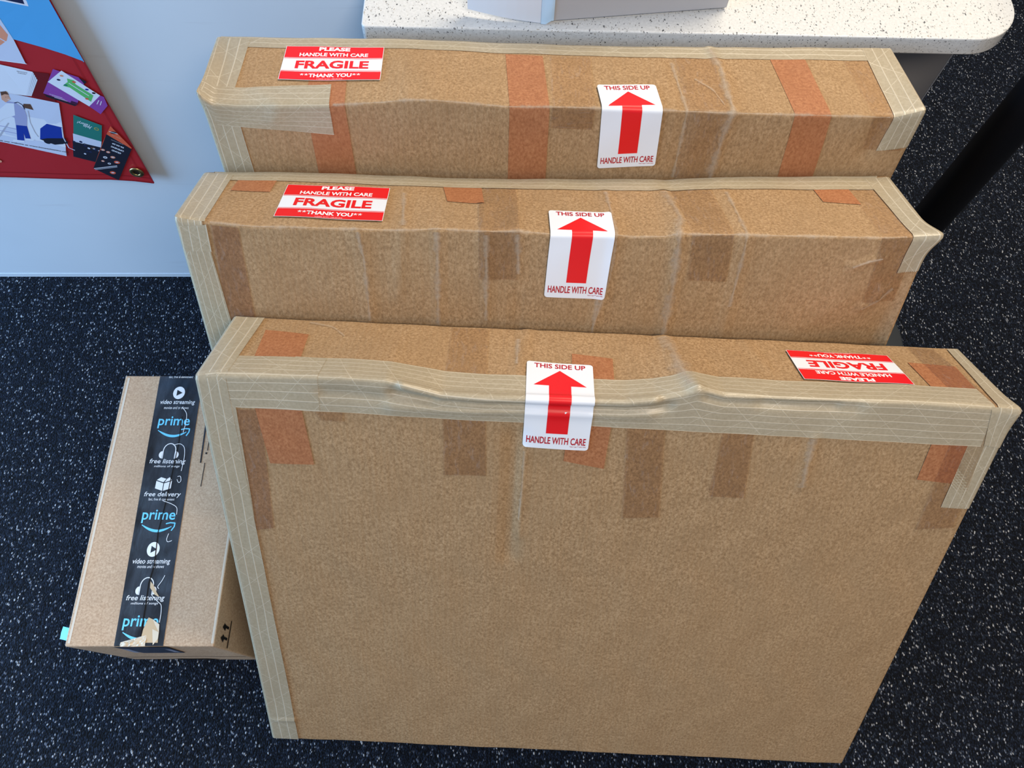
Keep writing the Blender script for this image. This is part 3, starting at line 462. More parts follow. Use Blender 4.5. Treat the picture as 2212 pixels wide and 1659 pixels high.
# ------------------------------------------------------------------ service counter
counter = thing('service_counter', (float(W0[0]+WT[0]*.92), float(W0[1]+WT[1]*.92), 0), 'service counter with speckled white quartz top and grey laminate front panel', 'counter')
def slab_outline():
    A = np.array([-.2135, .8003]); d = np.array([1, .0372]); d = d/np.hypot(*d); n = np.array([-d[1], d[0]])
    L = (.6374-(-.2135))/d[0]+.002; r = .066; pts = [(0.004, 0.0)]
    for k in range(13):
        a = -math.pi/2+k*(math.pi/2)/12; pts.append((L-r+r*math.cos(a), r+r*math.sin(a)))
    pts += [(L, .68), (0, .68), (0, .004)]
    return [tuple(A+d*p[0]+n*p[1]) for p in pts]
so = slab_outline()
v, f = prism(so, lambda a, b, o: (a, b, o), .715, .740)
top = mesh_obj('countertop', v, f, M['quartz'], counter); bevelled(top, .0018, 2)
v, f = prism([(.5025, 0.001), (1.3495, 0.001), (1.3495, .7148), (.5025, .7148)], wall_pt, -.02, 0)
fix_normals(mesh_obj('front_panel', v, f, M['greylam'], counter))
v, f = prism([(.0, .001), (.45, .001), (.45, .7148), (0, .7148)], lambda a, b, o: wall_pt(1.3495-.018+o, b, -.0205-a), 0, .018)
fix_normals(mesh_obj('side_panel', v, f, M['greylam'], counter))
v, f = prism([(1.3497, 0.001), (1.3512, 0.001), (1.3512, .7148), (1.3497, .7148)], wall_pt, -.02, .0005)
fix_normals(mesh_obj('edge_band', v, f, plain('pale_edge_band', (.42, .42, .44), .4), counter))

# ------------------------------------------------------------------ white carton on the counter
cb = thing('mailing_carton', (.12, .85, .7402), 'open white mailing carton with a loose side flap standing on the quartz counter', 'carton')
p0 = np.array([.0235, .8210]); p1 = np.array([.2545, .8610]); dd = (p1-p0)/np.hypot(*(p1-p0)); nn = np.array([-dd[1], dd[0]]); LL = float(np.hypot(*(p1-p0)))
def cbm(a, b, z): q = p0+dd*a+nn*b; return (q[0], q[1], z)
th = .004
def wall_box(name, a0, b0, a1, b1, z0, z1, mat):
    vs = [cbm(a0, b0, z0), cbm(a1, b0, z0), cbm(a1, b1, z0), cbm(a0, b1, z0), cbm(a0, b0, z1), cbm(a1, b0, z1), cbm(a1, b1, z1), cbm(a0, b1, z1)]
    o = mesh_obj(name, vs, [(0, 1, 2, 3), (4, 5, 6, 7), (0, 1, 5, 4), (1, 2, 6, 5), (2, 3, 7, 6), (3, 0, 4, 7)], mat, cb); bevelled(o, .0012, 2); return o
wall_box('side_wall', 0, 0, LL, th, .7432, .86, M['greycard'])
wall_box('side_wall', 0, .16, LL, .16+th, .7412, .86, M['whitecard'])
wall_box('end_wall', 0, th, th, .16, .7412, .86, M['whitecard'])
wall_box('end_wall', LL-th, th, LL, .16, .7412, .86, M['whitecard'])
wall_box('bottom_panel', th, th, LL-th, .16, .7412, .745, M['whitecard'])
# the flap hangs outward from the near-left corner, its lower edge lifted at the far end
fa = np.array([.0205, .8205]); fb = np.array([-.0795, .8300])
def flap(a, z, o):
    q = fa+(fb-fa)*a+np.array([.0, 1.0])*(z*.12)+np.array([0, -1.0])*o; return (q[0], q[1]-.003*math.sin(a*3.1), .7412+a*.0085+z)
vs = []; fs = []
for side in (0, 1):
    for i in range(9):
        for j in range(5): vs.append(flap(i/8, j/4*.11, side*.0015))
fs += grid_faces(9, 5)+grid_faces(9, 5, 45)
for i in range(8): fs += [[i*5, (i+1)*5, 45+(i+1)*5, 45+i*5], [i*5+4, i*5+9, 45+i*5+9, 45+i*5+4]]
for j in range(4): fs += [[j, j+1, 46+j, 45+j], [40+j, 41+j, 86+j, 85+j]]
fix_normals(mesh_obj('side_flap', vs, fs, M['whitecard'], cb, smooth=False))
# folded glossy tape closing the near corner
vs = []; fs = []
for i in range(5):
    for j in range(4):
        a = (i-2)*.003
        q = flap(-a/.1 if a < 0 else 0, j/3*.10, .0028) if a <= 0 else cbm(a+.001, -.0012, .7445+j/3*.10)
        vs.append(q)
fs = grid_faces(5, 4)
mesh_obj('corner_tape', vs, fs, plain('glossy_pale_tape', (.45, .62, .78), .2, .6), cb, smooth=True)

# ------------------------------------------------------------------ 2D artwork that is laid on surfaces
class Art:
    def __init__(s): s.items = []
    def poly(s, pts, mat, layer=0): s.items.append(('p', [tuple(p) for p in pts], mat, layer)); return s
    def rect(s, x0, y0, x1, y1, mat, layer=0, r=0):
        if r:
            pts = []
            for cx, cy, a0 in ((x1-r, y0+r, -90), (x1-r, y1-r, 0), (x0+r, y1-r, 90), (x0+r, y0+r, 180)):
                pts += [(cx+r*math.cos(math.radians(a0+k*22.5)), cy+r*math.sin(math.radians(a0+k*22.5))) for k in range(5)]
        else: pts = [(x0, y0), (x1, y0), (x1, y1), (x0, y1)]
        return s.poly(pts, mat, layer)
    def disc(s, x, y, rx, mat, layer=0, ry=None, n=28):
        ry = ry or rx; return s.poly([(x+rx*math.cos(2*math.pi*k/n), y+ry*math.sin(2*math.pi*k/n)) for k in range(n)], mat, layer)
    def stroke(s, pts, w, mat, layer=0, taper=False):
        pts = [np.array(p, float) for p in pts]; L = []; R = []
        for i, p in enumerate(pts):
            d = pts[min(i+1, len(pts)-1)]-pts[max(i-1, 0)]; d = d/max(np.hypot(*d), 1e-9); nrm = np.array([-d[1], d[0]])
            t = i/(len(pts)-1); ww = w/2*((math.sin(math.pi*min(max(t, .04), .96)))**.6 if taper else 1)
            L.append(p+nrm*ww); R.append(p-nrm*ww)
        for i in range(len(pts)-1): s.poly([L[i], L[i+1], R[i+1], R[i]], mat, layer)
        return s
    def text(s, body, x, y, width=None, height=None, bold=.0, mat=None, layer=1, rot=0, shear=0, xs=None, mirror=False):
        cu = bpy.data.curves.new('lettering', 'FONT'); cu.body = body; cu.size = 1; cu.offset = bold; cu.shear = shear; cu.resolution_u = 3; cu.fill_mode = 'FRONT'
        ob = bpy.data.objects.new('lettering', cu); me = bpy.data.meshes.new_from_object(ob)
        V = np.array([v.co[:2] for v in me.vertices]); F = [list(p.vertices) for p in me.polygons]
        bpy.data.objects.remove(ob); bpy.data.curves.remove(cu); bpy.data.meshes.remove(me)
        lo, hi = V.min(0), V.max(0); V = V-(lo+hi)/2; wd, hg = hi-lo
        sx = width/wd if width else None; sy = height/hg if height else None
        if sx is None: sx = sy*(xs or 1)
        if sy is None: sy = sx/(xs or 1)
        V = V*np.array([sx, sy]); c, n = math.cos(rot), math.sin(rot); V = V@np.array([[c, n], [-n, c]])+np.array([x, y])
        s.items.append(('m', V, F, mat, layer)); return s
    def build(s, name, mapper, parent, mats, cuts_x=(), cuts_y=(), smooth=True, dl=.00012):
        """mapper(X, Y, layer offset) -> world points."""
        V = []; F = []; MI = []; base = 0
        for it in s.items:
            if it[0] == 'p':
                bm = bmesh.new(); vv = [bm.verts.new((p[0], p[1], 0)) for p in it[1]]
                try: bm.faces.new(vv)
                except ValueError: bm.free(); continue
                xs_ = [p[0] for p in it[1]]; ys_ = [p[1] for p in it[1]]
                if len(vv) > 4: bmesh.ops.triangulate(bm, faces=bm.faces[:])
                for cx in cuts_x:
                    if min(xs_) < cx < max(xs_): bmesh.ops.bisect_plane(bm, geom=bm.verts[:]+bm.edges[:]+bm.faces[:], plane_co=(cx, 0, 0), plane_no=(1, 0, 0), dist=1e-7)
                for cy in cuts_y:
                    if min(ys_) < cy < max(ys_): bmesh.ops.bisect_plane(bm, geom=bm.verts[:]+bm.edges[:]+bm.faces[:], plane_co=(0, cy, 0), plane_no=(0, 1, 0), dist=1e-7)
                bm.verts.index_update(); P = np.array([v.co[:2] for v in bm.verts]); fs = [[v.index for v in fc.verts] for fc in bm.faces]; bm.free(); mat, layer = it[2], it[3]
            else: P, fs, mat, layer = it[1], it[2], it[3], it[4]
            W3 = mapper(P[:, 0], P[:, 1], np.full(len(P), layer*dl))
            V.append(W3); F += [[i+base for i in fc] for fc in fs]; MI += [mats.index(mat)]*len(fs); base += len(P)
        return mesh_obj(name, np.concatenate(V), F, [M[m] for m in mats], parent, mi=MI, smooth=smooth)

# ------------------------------------------------------------------ cartons
def arc_samples(L, r, step):
    a = [0, r*.3, r*.6, r*.85, r]; n = max(2, int(round((L-2*r)/step)))
    mid = [r+(L-2*r)*k/n for k in range(1, n)]
    return np.array(a+mid+[L-x for x in reversed(a)])
def carton_body(B, parent, mat, step, name='carton_body'):
    W, D, H, r = B['W'], B['D'], B['H'], B['r']
    xs, ys, zs = arc_samples(W, r, step), arc_samples(D, r, step), arc_samples(H, r, step)
    V = []; F = []; base = 0
    def face(a, b, fn):
        nonlocal base
        A, Bb = np.meshgrid(a, b, indexing='ij'); P = fn(A.ravel(), Bb.ravel()); V.append(P); F.extend(grid_faces(len(a), len(b), base)); base += P.shape[0]
    z0 = lambda A, v: np.full_like(A, v)
    face(xs, zs, lambda a, b: np.stack([a, z0(a, 0), b], -1)); face(xs, zs, lambda a, b: np.stack([a, z0(a, D), b], -1))
    face(xs, ys, lambda a, b: np.stack([a, b, z0(a, 0)], -1)); face(xs, ys, lambda a, b: np.stack([a, b, z0(a, H)], -1))
    face(ys, zs, lambda a, b: np.stack([z0(a, 0), a, b], -1)); face(ys, zs, lambda a, b: np.stack([z0(a, W), a, b], -1))
    P = np.concatenate(V)
    key = np.round(P*1e6).astype(np.int64); _, idx, inv = np.unique(key, axis=0, return_index=True, return_inverse=True); inv = inv.ravel()
    P = P[idx]; F = inv[np.array(F)].tolist()
    o = mesh_obj(name, pos_xyz(B, P), F, mat, parent, smooth=True)
    return fix_normals(o)

LAY = .00026
def strip_mesh(B, quad, layer, ser, parent, mat, name, label=None, step=.004, thick=0):
    q = [np.array(p, float) for p in quad]                       # bottom-left, bottom-right, top-right, top-left in (u, s)
    H, D, W = B['H'], B['D'], B['W']
    met = lambda p: np.array([p[0]*W, float(s_metric(np.array(p[1]), B))])
    m = [met(p) for p in q]
    lw = max(np.hypot(*(m[1]-m[0])), np.hypot(*(m[2]-m[3]))); lh = max(np.hypot(*(m[3]-m[0])), np.hypot(*(m[2]-m[1])))
    na = max(3, int(lw/(.0011 if ('B' in ser or 'T' in ser) else step))); nb = max(3, int(lh/(.0011 if ('R' in ser) else step)))
    r = B['r']; tiny = [-r, -r*.7, -r*.35, 0, r*.35, r*.7, r]
    a = np.linspace(0, 1, na+1)
    # break lines where the strip folds over the end (u = 0 or 1)
    ub = [q[0][0]*.5+q[3][0]*.5, q[1][0]*.5+q[2][0]*.5]
    extra = [e for e in (0.0, 1.0) if min(ub) < e-1e-4 and max(ub) > e+1e-4]
    nbp = nb+1
    rows = []
    bl = np.linspace(0, 1, nbp)
    # fold positions along b per column
    def column_b(s0, s1):
        f0, f1 = float(s_metric(np.array(s0), B)), float(s_metric(np.array(s1), B)); out = []
        for e in (1.0, 2.0):
            fe = float(s_metric(np.array(e), B))
            if f0 < fe-1e-4 and f1 > fe+1e-4: out.append((fe-f0)/(f1-f0))
        return out, (f1-f0)
    def s_from_metric(y):
        return np.where(y < H, y/H, np.where(y < H+D, 1+(y-H)/D, 2+(y-H-D)/H))
    U = np.zeros((0,)); cols = []
    if extra:
        # rows of constant b, a broken at the folds
        for b in bl:
            pl = q[0]*(1-b)+q[3]*b; pr = q[1]*(1-b)+q[2]*b; aa = list(np.linspace(0, 1, na+1)); 
            for e in extra:
                t = (e-pl[0])/(pr[0]-pl[0]); sc = 1/((pr[0]-pl[0])*W)
                aa = [x for x in aa]; k = len(aa)
                # remap: keep the count constant by placing samples on both sides of the fold
                n1 = max(2, int(round((na+1)*np.clip((e-ub[0])/(ub[1]-ub[0]), .15, .85)))); n2 = max(2, na+1-n1)
                aa = list(np.linspace(0, t-r*sc, n1, endpoint=True))+[t+x*sc for x in tiny[1:-1]]+list(np.linspace(t+r*sc, 1, n2))
            aa = np.array(aa); cols.append((pl[0]+(pr[0]-pl[0])*aa, pl[1]+(pr[1]-pl[1])*aa))
        UU = np.array([c[0] for c in cols]); SS = np.array([c[1] for c in cols])
        BB = np.repeat(bl[:, None], UU.shape[1], 1); AA = np.repeat(np.linspace(0, 1, UU.shape[1])[None], len(bl), 0)
    else:
        folds_mid, _ = column_b((q[0][1]+q[1][1])/2, (q[3][1]+q[2][1])/2)
        UU = []; SS = []; BB = []
        for x in a:
            pb = q[0]*(1-x)+q[1]*x; pt = q[3]*(1-x)+q[2]*x
            f0, f1 = float(s_metric(np.array(pb[1]), B)), float(s_metric(np.array(pt[1]), B))
            fl, _ = column_b(pb[1], pt[1])
            if len(fl) == 1 and len(folds_mid) == 1:
                t = fl[0]; sc = 1/(f1-f0); n1 = max(2, int(round(nbp*np.clip(folds_mid[0], .12, .88)))); n2 = max(2, nbp-n1)
                bb = np.array(list(np.linspace(0, max(t-r*sc, 0), n1))+[t+k*sc for k in tiny[1:-1]]+list(np.linspace(min(t+r*sc, 1), 1, n2)))
                bb = np.clip(bb, 0, 1)
            elif len(folds_mid) == 1:
                n1 = max(2, int(round(nbp*np.clip(folds_mid[0], .12, .88)))); bb = np.linspace(0, 1, n1+max(2, nbp-n1)+5)
            else: bb = bl
            UU.append(pb[0]+(pt[0]-pb[0])*bb); SS.append(s_from_metric(f0+(f1-f0)*bb)); BB.append(bb)
        UU = np.array(UU).T; SS = np.array(SS).T; BB = np.array(BB).T; AA = np.repeat(a[None], UU.shape[0], 0)
    nr, nc = UU.shape
    zig = lambda n: (np.abs((np.arange(n) % 2)-.5)*2*(np.arange(n) % 2))*.0011
    if 'R' in ser: UU[:, -1] += zig(nr)/W
    if 'B' in ser: SS[0, :] -= zig(nc)/H
    if 'T' in ser: SS[-1, :] += zig(nc)/D
    P = pos_us(B, UU.ravel(), SS.ravel(), .0003+LAY*layer)
    rs = random.Random(hash((round(quad[0][0]*1000), round(quad[0][1]*1000))))
    o1, o2 = (abs(quad[0][0])*7.3) % 1, (abs(quad[0][1])*5.1) % 1
    along_b = lh > lw
    uvx = (BB*lh if along_b else AA*lw)+o1; uvy = (AA*lw if along_b else BB*lh)+o2*.0
    UV = np.stack([uvx.ravel(), uvy.ravel()], -1)
    o = mesh_obj(name, P, [f[::-1] for f in grid_faces(nr, nc)], mat, parent, uv=UV, smooth=True)
    if label: o['label'] = label
    return o
def worn_mesh(B, pts, width, parent, layer=1):
    W = B['W']; met = [np.array([p[0]*W, float(s_metric(np.array(p[1]), B))]) for p in pts]
    P = [met[0]]
    for a, b in zip(met[:-1], met[1:]):
        n = max(1, int(np.hypot(*(b-a))/.003)); P += [a+(b-a)*k/n for k in range(1, n+1)]
    P = np.array(P); sm = P.copy()
    for _ in range(4): sm[1:-1] = (sm[:-2]+2*sm[1:-1]+sm[2:])/4
    d = np.gradient(sm, axis=0); d = d/np.hypot(d[:, 0], d[:, 1])[:, None]; nrm = np.stack([-d[:, 1], d[:, 0]], -1)
    ac = np.linspace(-1, 1, 5); k = np.arange(len(sm)); wob = 1+.35*np.sin(k*.31)+.2*np.sin(k*.83+1)
    G = sm[:, None, :]+nrm[:, None, :]*(ac[None, :, None]*width*wob[:, None, None]/1.0)
    y = G[..., 1].ravel(); S = np.where(y <= B['H'], y/B['H'], 1+(y-B['H'])/B['D'])
    V = pos_us(B, np.clip(G[..., 0].ravel()/W, .001, .999), np.clip(S, .001, 1.999), .0003+LAY*layer)
    UV = np.stack([np.repeat(k*.003, 5), np.tile(ac, len(sm))], -1)
    return mesh_obj('scuffed_crease', V, grid_faces(len(sm), 5), M['worn'], parent, uv=UV, smooth=True)

def label_mapper(B, quad, w, h, off):
    q = [np.array(p, float) for p in quad]; qm = [np.array([p[0], float(s_metric(np.array(p[1]), B))]) for p in q]
    def mp(x, y, o):
        a = np.asarray(x)/w; b = np.asarray(y)/h
        P = sum(qm[i][None]*wt[:, None] for i, wt in enumerate(((1-a)*(1-b), a*(1-b), a*b, (1-a)*b)))
        yy = P[:, 1]; S = np.where(yy < B['H'], yy/B['H'], 1+(yy-B['H'])/B['D'])
        return pos_us(B, P[:, 0], S, off+o)
    fold = []
    ms = [float(s_metric(np.array(p[1]), B)) for p in q]
    for lo, hi in ((ms[0], ms[3]), (ms[1], ms[2])):
        if lo < B['H'] < hi: fold.append((B['H']-lo)/(hi-lo)*h)
    return mp, fold
def cuts_for(w, h, fold, step=.005):
    cx = list(np.arange(step, w, step)); cy = list(np.arange(step, h, step))
    if fold:
        m0, m1 = min(fold)-.005, max(fold)+.005; cy = [c for c in cy if not m0 < c < m1]+list(np.arange(m0, m1, .0011))
    return cx, cy
LM = ['label', 'ink_red', 'ink_darkred', 'ink_white']
def fragile_label(B, quad, parent):
    w, h = .127, .076; A = Art()
    A.rect(0, 0, w, h, 'label', 0)
    A.rect(.0006, .0006, w-.0006, .0185, 'ink_red', 1); A.rect(.0006, .0195, w-.0006, .0206, 'ink_red', 1)
    A.rect(.0006, .0482, w-.0006, .0493, 'ink_red', 1); A.rect(.0006, .0503, w-.0006, h-.0006, 'ink_red', 1)
    A.text('PLEASE', w*.5, .0695, width=.040, height=.0082, bold=.045, mat='ink_white', layer=2)
    A.text('HANDLE WITH CARE', w*.5, .0568, width=.088, height=.0080, bold=.03, mat='ink_white', layer=2)
    A.text('FRAGILE', w*.5, .0344, width=.093, height=.0180, bold=.035, mat='ink_red', layer=2)
    A.text('THANK YOU', w*.5, .0105, width=.054, height=.0080, bold=.035, mat='ink_white', layer=2)
    for sx in (-1, 1):
        for k in (0, 1):
            cx_, cy_ = w*.5+sx*(.0300+.0055*k), .0122
            for j in range(5):
                a = math.pi/2+j*2*math.pi/5; A.stroke([(cx_, cy_), (cx_+.0024*math.cos(a), cy_+.0024*math.sin(a))], .0009, 'ink_white', 2)
    A.text('U-GHMA, 561MC, 1-800-295-5510', w*.5, .0026, width=.032, height=.0016, bold=0, mat='ink_white', layer=2)
    mp, fold = label_mapper(B, quad, w, h, .0022); cx, cy = cuts_for(w, h, fold)
    o = A.build('fragile_label', mp, parent, LM, cx, cy); return o
def arrow_label(B, quad, parent):
    w, h = .0765, .142; A = Art()
    A.rect(0, 0, w, h, 'label', 0, r=.004)
    hx = w/2
    yb, ys, yt = .0215, .1005 if False else .099, .1275
    A.rect(hx-.0125, yb, hx+.0125, ys, 'ink_red', 1)
    A.poly([(hx-.0300, ys), (hx+.0300, ys), (hx, yt)], 'ink_red', 1)
    A.text('THIS SIDE UP', hx, .1350, width=.059, height=.0085, bold=.02, mat='ink_darkred', layer=2)
    A.text('HANDLE WITH CARE', hx, .0118, width=.069, height=.0098, bold=.018, mat='ink_darkred', layer=2)
    A.text('Tape Logic\u2122 #DL1050', w-.0125, .0046, width=.019, height=.0017, bold=.01, mat='ink_darkred', layer=2)
    mp, fold = label_mapper(B, quad, w, h, .0026); cx, cy = cuts_for(w, h, fold)
    o = A.build('this_side_up_label', mp, parent, LM, cx, cy); return o

info = {
 '1': ('large flat brown carton, front of the three, upside down fragile label at right', 'front'),
 '2': ('large flat brown carton, middle of the three, dented at its right corner', 'middle'),
 '3': ('large flat brown carton, rearmost of the three, leaning against the speckled counter', 'rear')}
SL = {'paper': None, 'red': 'red-brown paper tape', 'clear': 'clear glossy packing tape', 'tint': 'clear packing tape in a darker tint', 'mauve': 'mauve see-through packing tape'}
NM = {'paper': 'reinforced_tape', 'red': 'brown_tape', 'clear': 'clear_tape', 'tint': 'clear_tape', 'mauve': 'clear_tape'}
boxes = {}
for k in '321':
    B = BOX[k]; c = np.mean([B['C'][n] for n in ('RBL', 'RBR')], 0)
    t = thing('flat_carton', (float(c[0]), float(c[1]), 0.0), info[k][0], 'cardboard box', 'large flat cartons leaning in a row')
    boxes[k] = t
    carton_body(B, t, M['carton'], .005)
for k, mat, name, quad, layer, ser in STRIPS:
    strip_mesh(BOX[k], quad, layer, ser, boxes[k], M[mat], NM[mat], SL[mat])
for k, w, pts in WORN:
    if pts[0][0] == 'e':
        n = 60; a_, b_ = pts[0][1], pts[1][1]; pts = [(a_+(b_-a_)*i/n, 1.0) for i in range(n+1)]  # strip along the fold: frayed wear with the edge highlight painted in
    worn_mesh(BOX[k], pts, w*.5, boxes[k], 3 if k != '1' else 5)
for k in '123':
    fragile_label(BOX[k], LABELS['fragile'+k], boxes[k]); arrow_label(BOX[k], LABELS['arrow'+k], boxes[k])

# ------------------------------------------------------------------ small parcel with printed tape
PB = BOX['4']; pc = thing('taped_parcel', (-.54, .30, 0), 'small light brown parcel sealed with black printed tape, beside the front carton', 'cardboard box')
carton_body(PB, pc, M['parcel'], .012)
PW, PD = PB['W'], PB['D']
def top_map(off):
    def mp(x, y, o): return pos_us(PB, np.asarray(x)/PW, 1+np.asarray(y)/PD, off+o)
    return mp
def us(p): return (p[0]*PW, (p[1]-1)*PD)
A = Art(); tp = [us(p) for p in G['tape']]
tp[0] = (tp[0][0], .0003); tp[1] = (tp[1][0], .0003); tp[2] = (tp[2][0]+.002, PD-.0005); tp[3] = (tp[3][0], PD-.0005)
A.poly(tp, 'black', 0)
A.poly([(us(p)[0]+.0015, us(p)[1]) for p in G['black']], 'black', 0)
for (x0, y0, x1, y1) in ((.1585, .306, .1597, .322), (.1565, .300, .1592, .303), (.1575, .245, .1587, .285)): A.rect(x0+.002, y0, x1+.002, y1, 'ink_black', 0)
x_at = lambda y: ((tp[0][0]+tp[1][0])/2)*(1-y/PD)+((tp[3][0]+tp[2][0])/2)*y/PD
for kind, body, u, s in G['rows']:
    x, y = us((u, s)); x = .45*x+.55*x_at(y)
    if kind == 'fine': A.text(body, x, y, width=.041, height=.0048, bold=.0, mat='ink_white', layer=2, shear=.12)
    elif kind == 'bold': A.text(body, x, y, width=.058, height=.0100 if 'streaming' in body or 'listening' in body or 'delivery' in body else .009, bold=.008, mat='ink_white', layer=2, shear=.15)
    elif kind == 'logo': A.text(body, x, y+.001, width=.052, height=.0215, bold=.012, mat='cyan', layer=2)
    elif kind == 'smile':
        pts = [(x-.025+.047*t, y+.0045-.0105*math.sin(math.pi*(t*.88+.02))) for t in np.linspace(0, 1, 22)]
        A.stroke(pts, .0042, 'cyan', 2, taper=True)
        A.stroke([(x+.0125, y+.0055), (x+.019, y+.0072), (x+.0265, y+.0068)], .0019, 'cyan', 2); A.stroke([(x+.0265, y+.0072), (x+.0262, y+.001), (x+.0225, y-.0055)], .0019, 'cyan', 2)
    elif kind == 'play':
        A.disc(x, y, .0098, 'ink_white', 2, ry=.0115); A.poly([(x-.0035, y-.0055), (x+.0058, y), (x-.0035, y+.0055)], 'black', 3)
    elif kind == 'phones':
        arc = [(x+.0100*math.cos(a), y+.0015+.0125*math.sin(a)) for a in np.linspace(math.pi*1.0, 0, 18)]
        A.stroke([(x-.0098, y-.006)]+arc+[(x+.0098, y-.006)], .0014, 'ink_white', 2)
        for sg in (-1, 1):
            A.poly([(x+sg*.0108+.0052*sg*math.sin(a), y-.0055+.0062*math.cos(a)) for a in np.linspace(0, math.pi, 12)], 'ink_white', 2)
            A.rect(x+sg*.0098-.0006, y-.012, x+sg*.0098+.0006, y+.0015, 'ink_white', 2)
    elif kind == 'parcel':
        A.poly([(x-.0125, y+.003), (x-.0005, y-.001), (x-.0005, y-.0135), (x-.0125, y-.0095)], 'ink_white', 2)
        A.poly([(x+.0008, y-.001), (x+.0125, y+.003), (x+.0125, y-.0095), (x+.0008, y-.0135)], 'ink_white', 2)
        A.poly([(x-.0120, y+.0045), (x-.001, y+.0008), (x+.003, y+.0065), (x-.006, y+.0092)], 'ink_white', 2)
        A.poly([(x+.0012, y+.0008), (x+.0120, y+.0045), (x+.008, y+.0092), (x+.0042, y+.0065)], 'ink_white', 2)
cx = list(np.arange(.01, PW, .02)); cy = list(np.arange(.01, PD, .02))+[.0012, .0024]
A.build('printed_tape', top_map(.0006), pc, ['black', 'ink_black', 'ink_white', 'cyan'], cx, cy)['label'] = 'black tape printed with white icons and light blue lettering'
sl = Art(); pts = [us(p) for p in G['slit']]
for i in range(len(pts)-1): sl.stroke([pts[i], pts[i+1]], .0010+.0012*i/len(pts), 'slit', 0)
sl.build('split_seam', top_map(.0012), pc, ['slit'], [], cy)['label'] = 'dark split along the taped seam'
tn = Art(); tn.poly([us(p) for p in G['torn2']], 'torn', 0); tn.build('torn_patch', top_map(.0014), pc, ['torn'], [], [])
tn = Art(); tn.poly([us(p) for p in G['torn']], 'torn', 0)
tg = [us(p) for p in G['torn']]
tn.poly([tg[1], tg[2], tg[3], ((tg[0][0]+tg[3][0])/2+.002, (tg[0][1]+tg[3][1])/2)], 'torn_pale', 1)
tn.poly([tg[3], tg[4], (tg[4][0]-.006, .002), ((tg[0][0]+tg[3][0])/2-.001, (tg[0][1]+tg[3][1])/2-.006)], 'torn_pale', 1)
tn.build('torn_patch', top_map(.0014), pc, ['torn', 'torn_pale'], list(np.arange(.1, .15, .004)), [.0012]+list(np.arange(.005, .1, .006)), smooth=False)
# crumpled pale paper standing up at the near end of the tape
rs = random.Random(4)
gx = np.linspace(.082, .1185, 13); gy = np.linspace(.0004, .0165, 7); Vc = []
for i, x in enumerate(gx):
    for j, y in enumerate(gy):
        t = i/12; lim = .35+.65*math.sin(math.pi*min(1, .15+t*.9)); hgt = (.0045*lim*rs.random()*math.sin(math.pi*min(.98, .08+j/6*.9)))
        Vc.append(pos_us(PB, x/PW, 1+max(.0008, y*(.35+.65*t))/PD, .0012+hgt))
mesh_obj('crumpled_paper', np.array(Vc), grid_faces(13, 7), M['torn_pale'], pc)
for l in G['thread']:
    th_ = Art()
    P = np.array([us(p) for p in l]); tt = np.linspace(0, len(P)-1, 5*len(P)); Q_ = np.stack([np.interp(tt, range(len(P)), P[:, i]) for i in (0, 1)], 1)
    for _ in range(6): Q_[1:-1] = (Q_[:-2]+Q_[1:-1]*2+Q_[2:])/4
    th_.stroke(list(Q_), .0009, 'ink_white', 0)
    th_.build('loose_thread', top_map(.0013), pc, ['ink_white'])['label'] = 'curled white tape filaments'
# lip along the left flap
strip_mesh(PB, [(.018, 1.01), (.034, 1.01), (.040, 1.99), (.024, 1.99)], 0, '', pc, M['torn_pale'] if False else plain('pale_worn_edge', (.60, .53, .43), .6), 'worn_edge', 'pale worn flap edge', step=.02)
strip_mesh(PB, [(.978, 1.01), (.997, 1.01), (.997, 1.99), (.982, 1.99)], 0, '', pc, bpy.data.materials['pale_worn_edge'], 'worn_edge', 'pale worn flap edge', step=.02)
# near end: clear tape, seam and dark hand hole
FTL, FTR, FBL = [np.array(PB['C'][n]) for n in ('FTL', 'FTR', 'FBL')]
def end_map(off):
    def mp(x, y, o):
        x = np.asarray(x)[:, None]; y = np.asarray(y)[:, None]; nrm = np.cross(FTR-FTL, FBL-FTL); nrm = nrm/np.linalg.norm(nrm)
        if nrm[1] > 0: nrm = -nrm
        return FTL+(FTR-FTL)*x+(FBL-FTL)*y+nrm*(off+np.asarray(o)[:, None])
    return mp
M['dull_tape'] = plain('dull_dark_tape', (.045, .055, .085), .3, .5); M['glint'] = plain('pale_tape_glint', (.34, .38, .50), .3, .5)
e = Art(); e.poly([(.32, .012), (.68, .012), (.65, .40), (.34, .42)], 'dull_tape', 0)
for g in G['frontglint']: e.poly(g, 'glint', 1)  # pale patches painted on the dark tape as glints
e.build('end_tape', end_map(.0008), pc, ['dull_tape', 'glint'])['label'] = 'dull dark tape end folded over the near end'
e = Art(); e.stroke([(.02, .80), (.45, .735), (.98, .73)], .012, 'slit', 0); e.build('flap_seam', end_map(.0006), pc, ['slit'])
e = Art(); e.poly([(.33, .93), (.42, .90), (.62, .90), (.70, .95), (.64, .975), (.40, .975)], 'slit', 0); e.build('hand_hole', end_map(.0007), pc, ['slit'])
# right side arrows
RTR_, FBR_ = np.array(PB['C']['RTR']), np.array(PB['C']['FBR'])
def side_map(off):
    def mp(x, y, o): return FTR+(RTR_-FTR)*np.asarray(x)[:, None]+(FBR_-FTR)*np.asarray(y)[:, None]+np.array([off, 0, 0])
    return mp
e = Art(); e.poly(G['sidearrow'], 'ink_black', 0); e.poly(G['sidearrow2'], 'ink_black', 0); e.poly(G['sidebar'], 'ink_black', 0)
e.build('printed_arrows', side_map(.0012), pc, ['ink_black'], smooth=False)
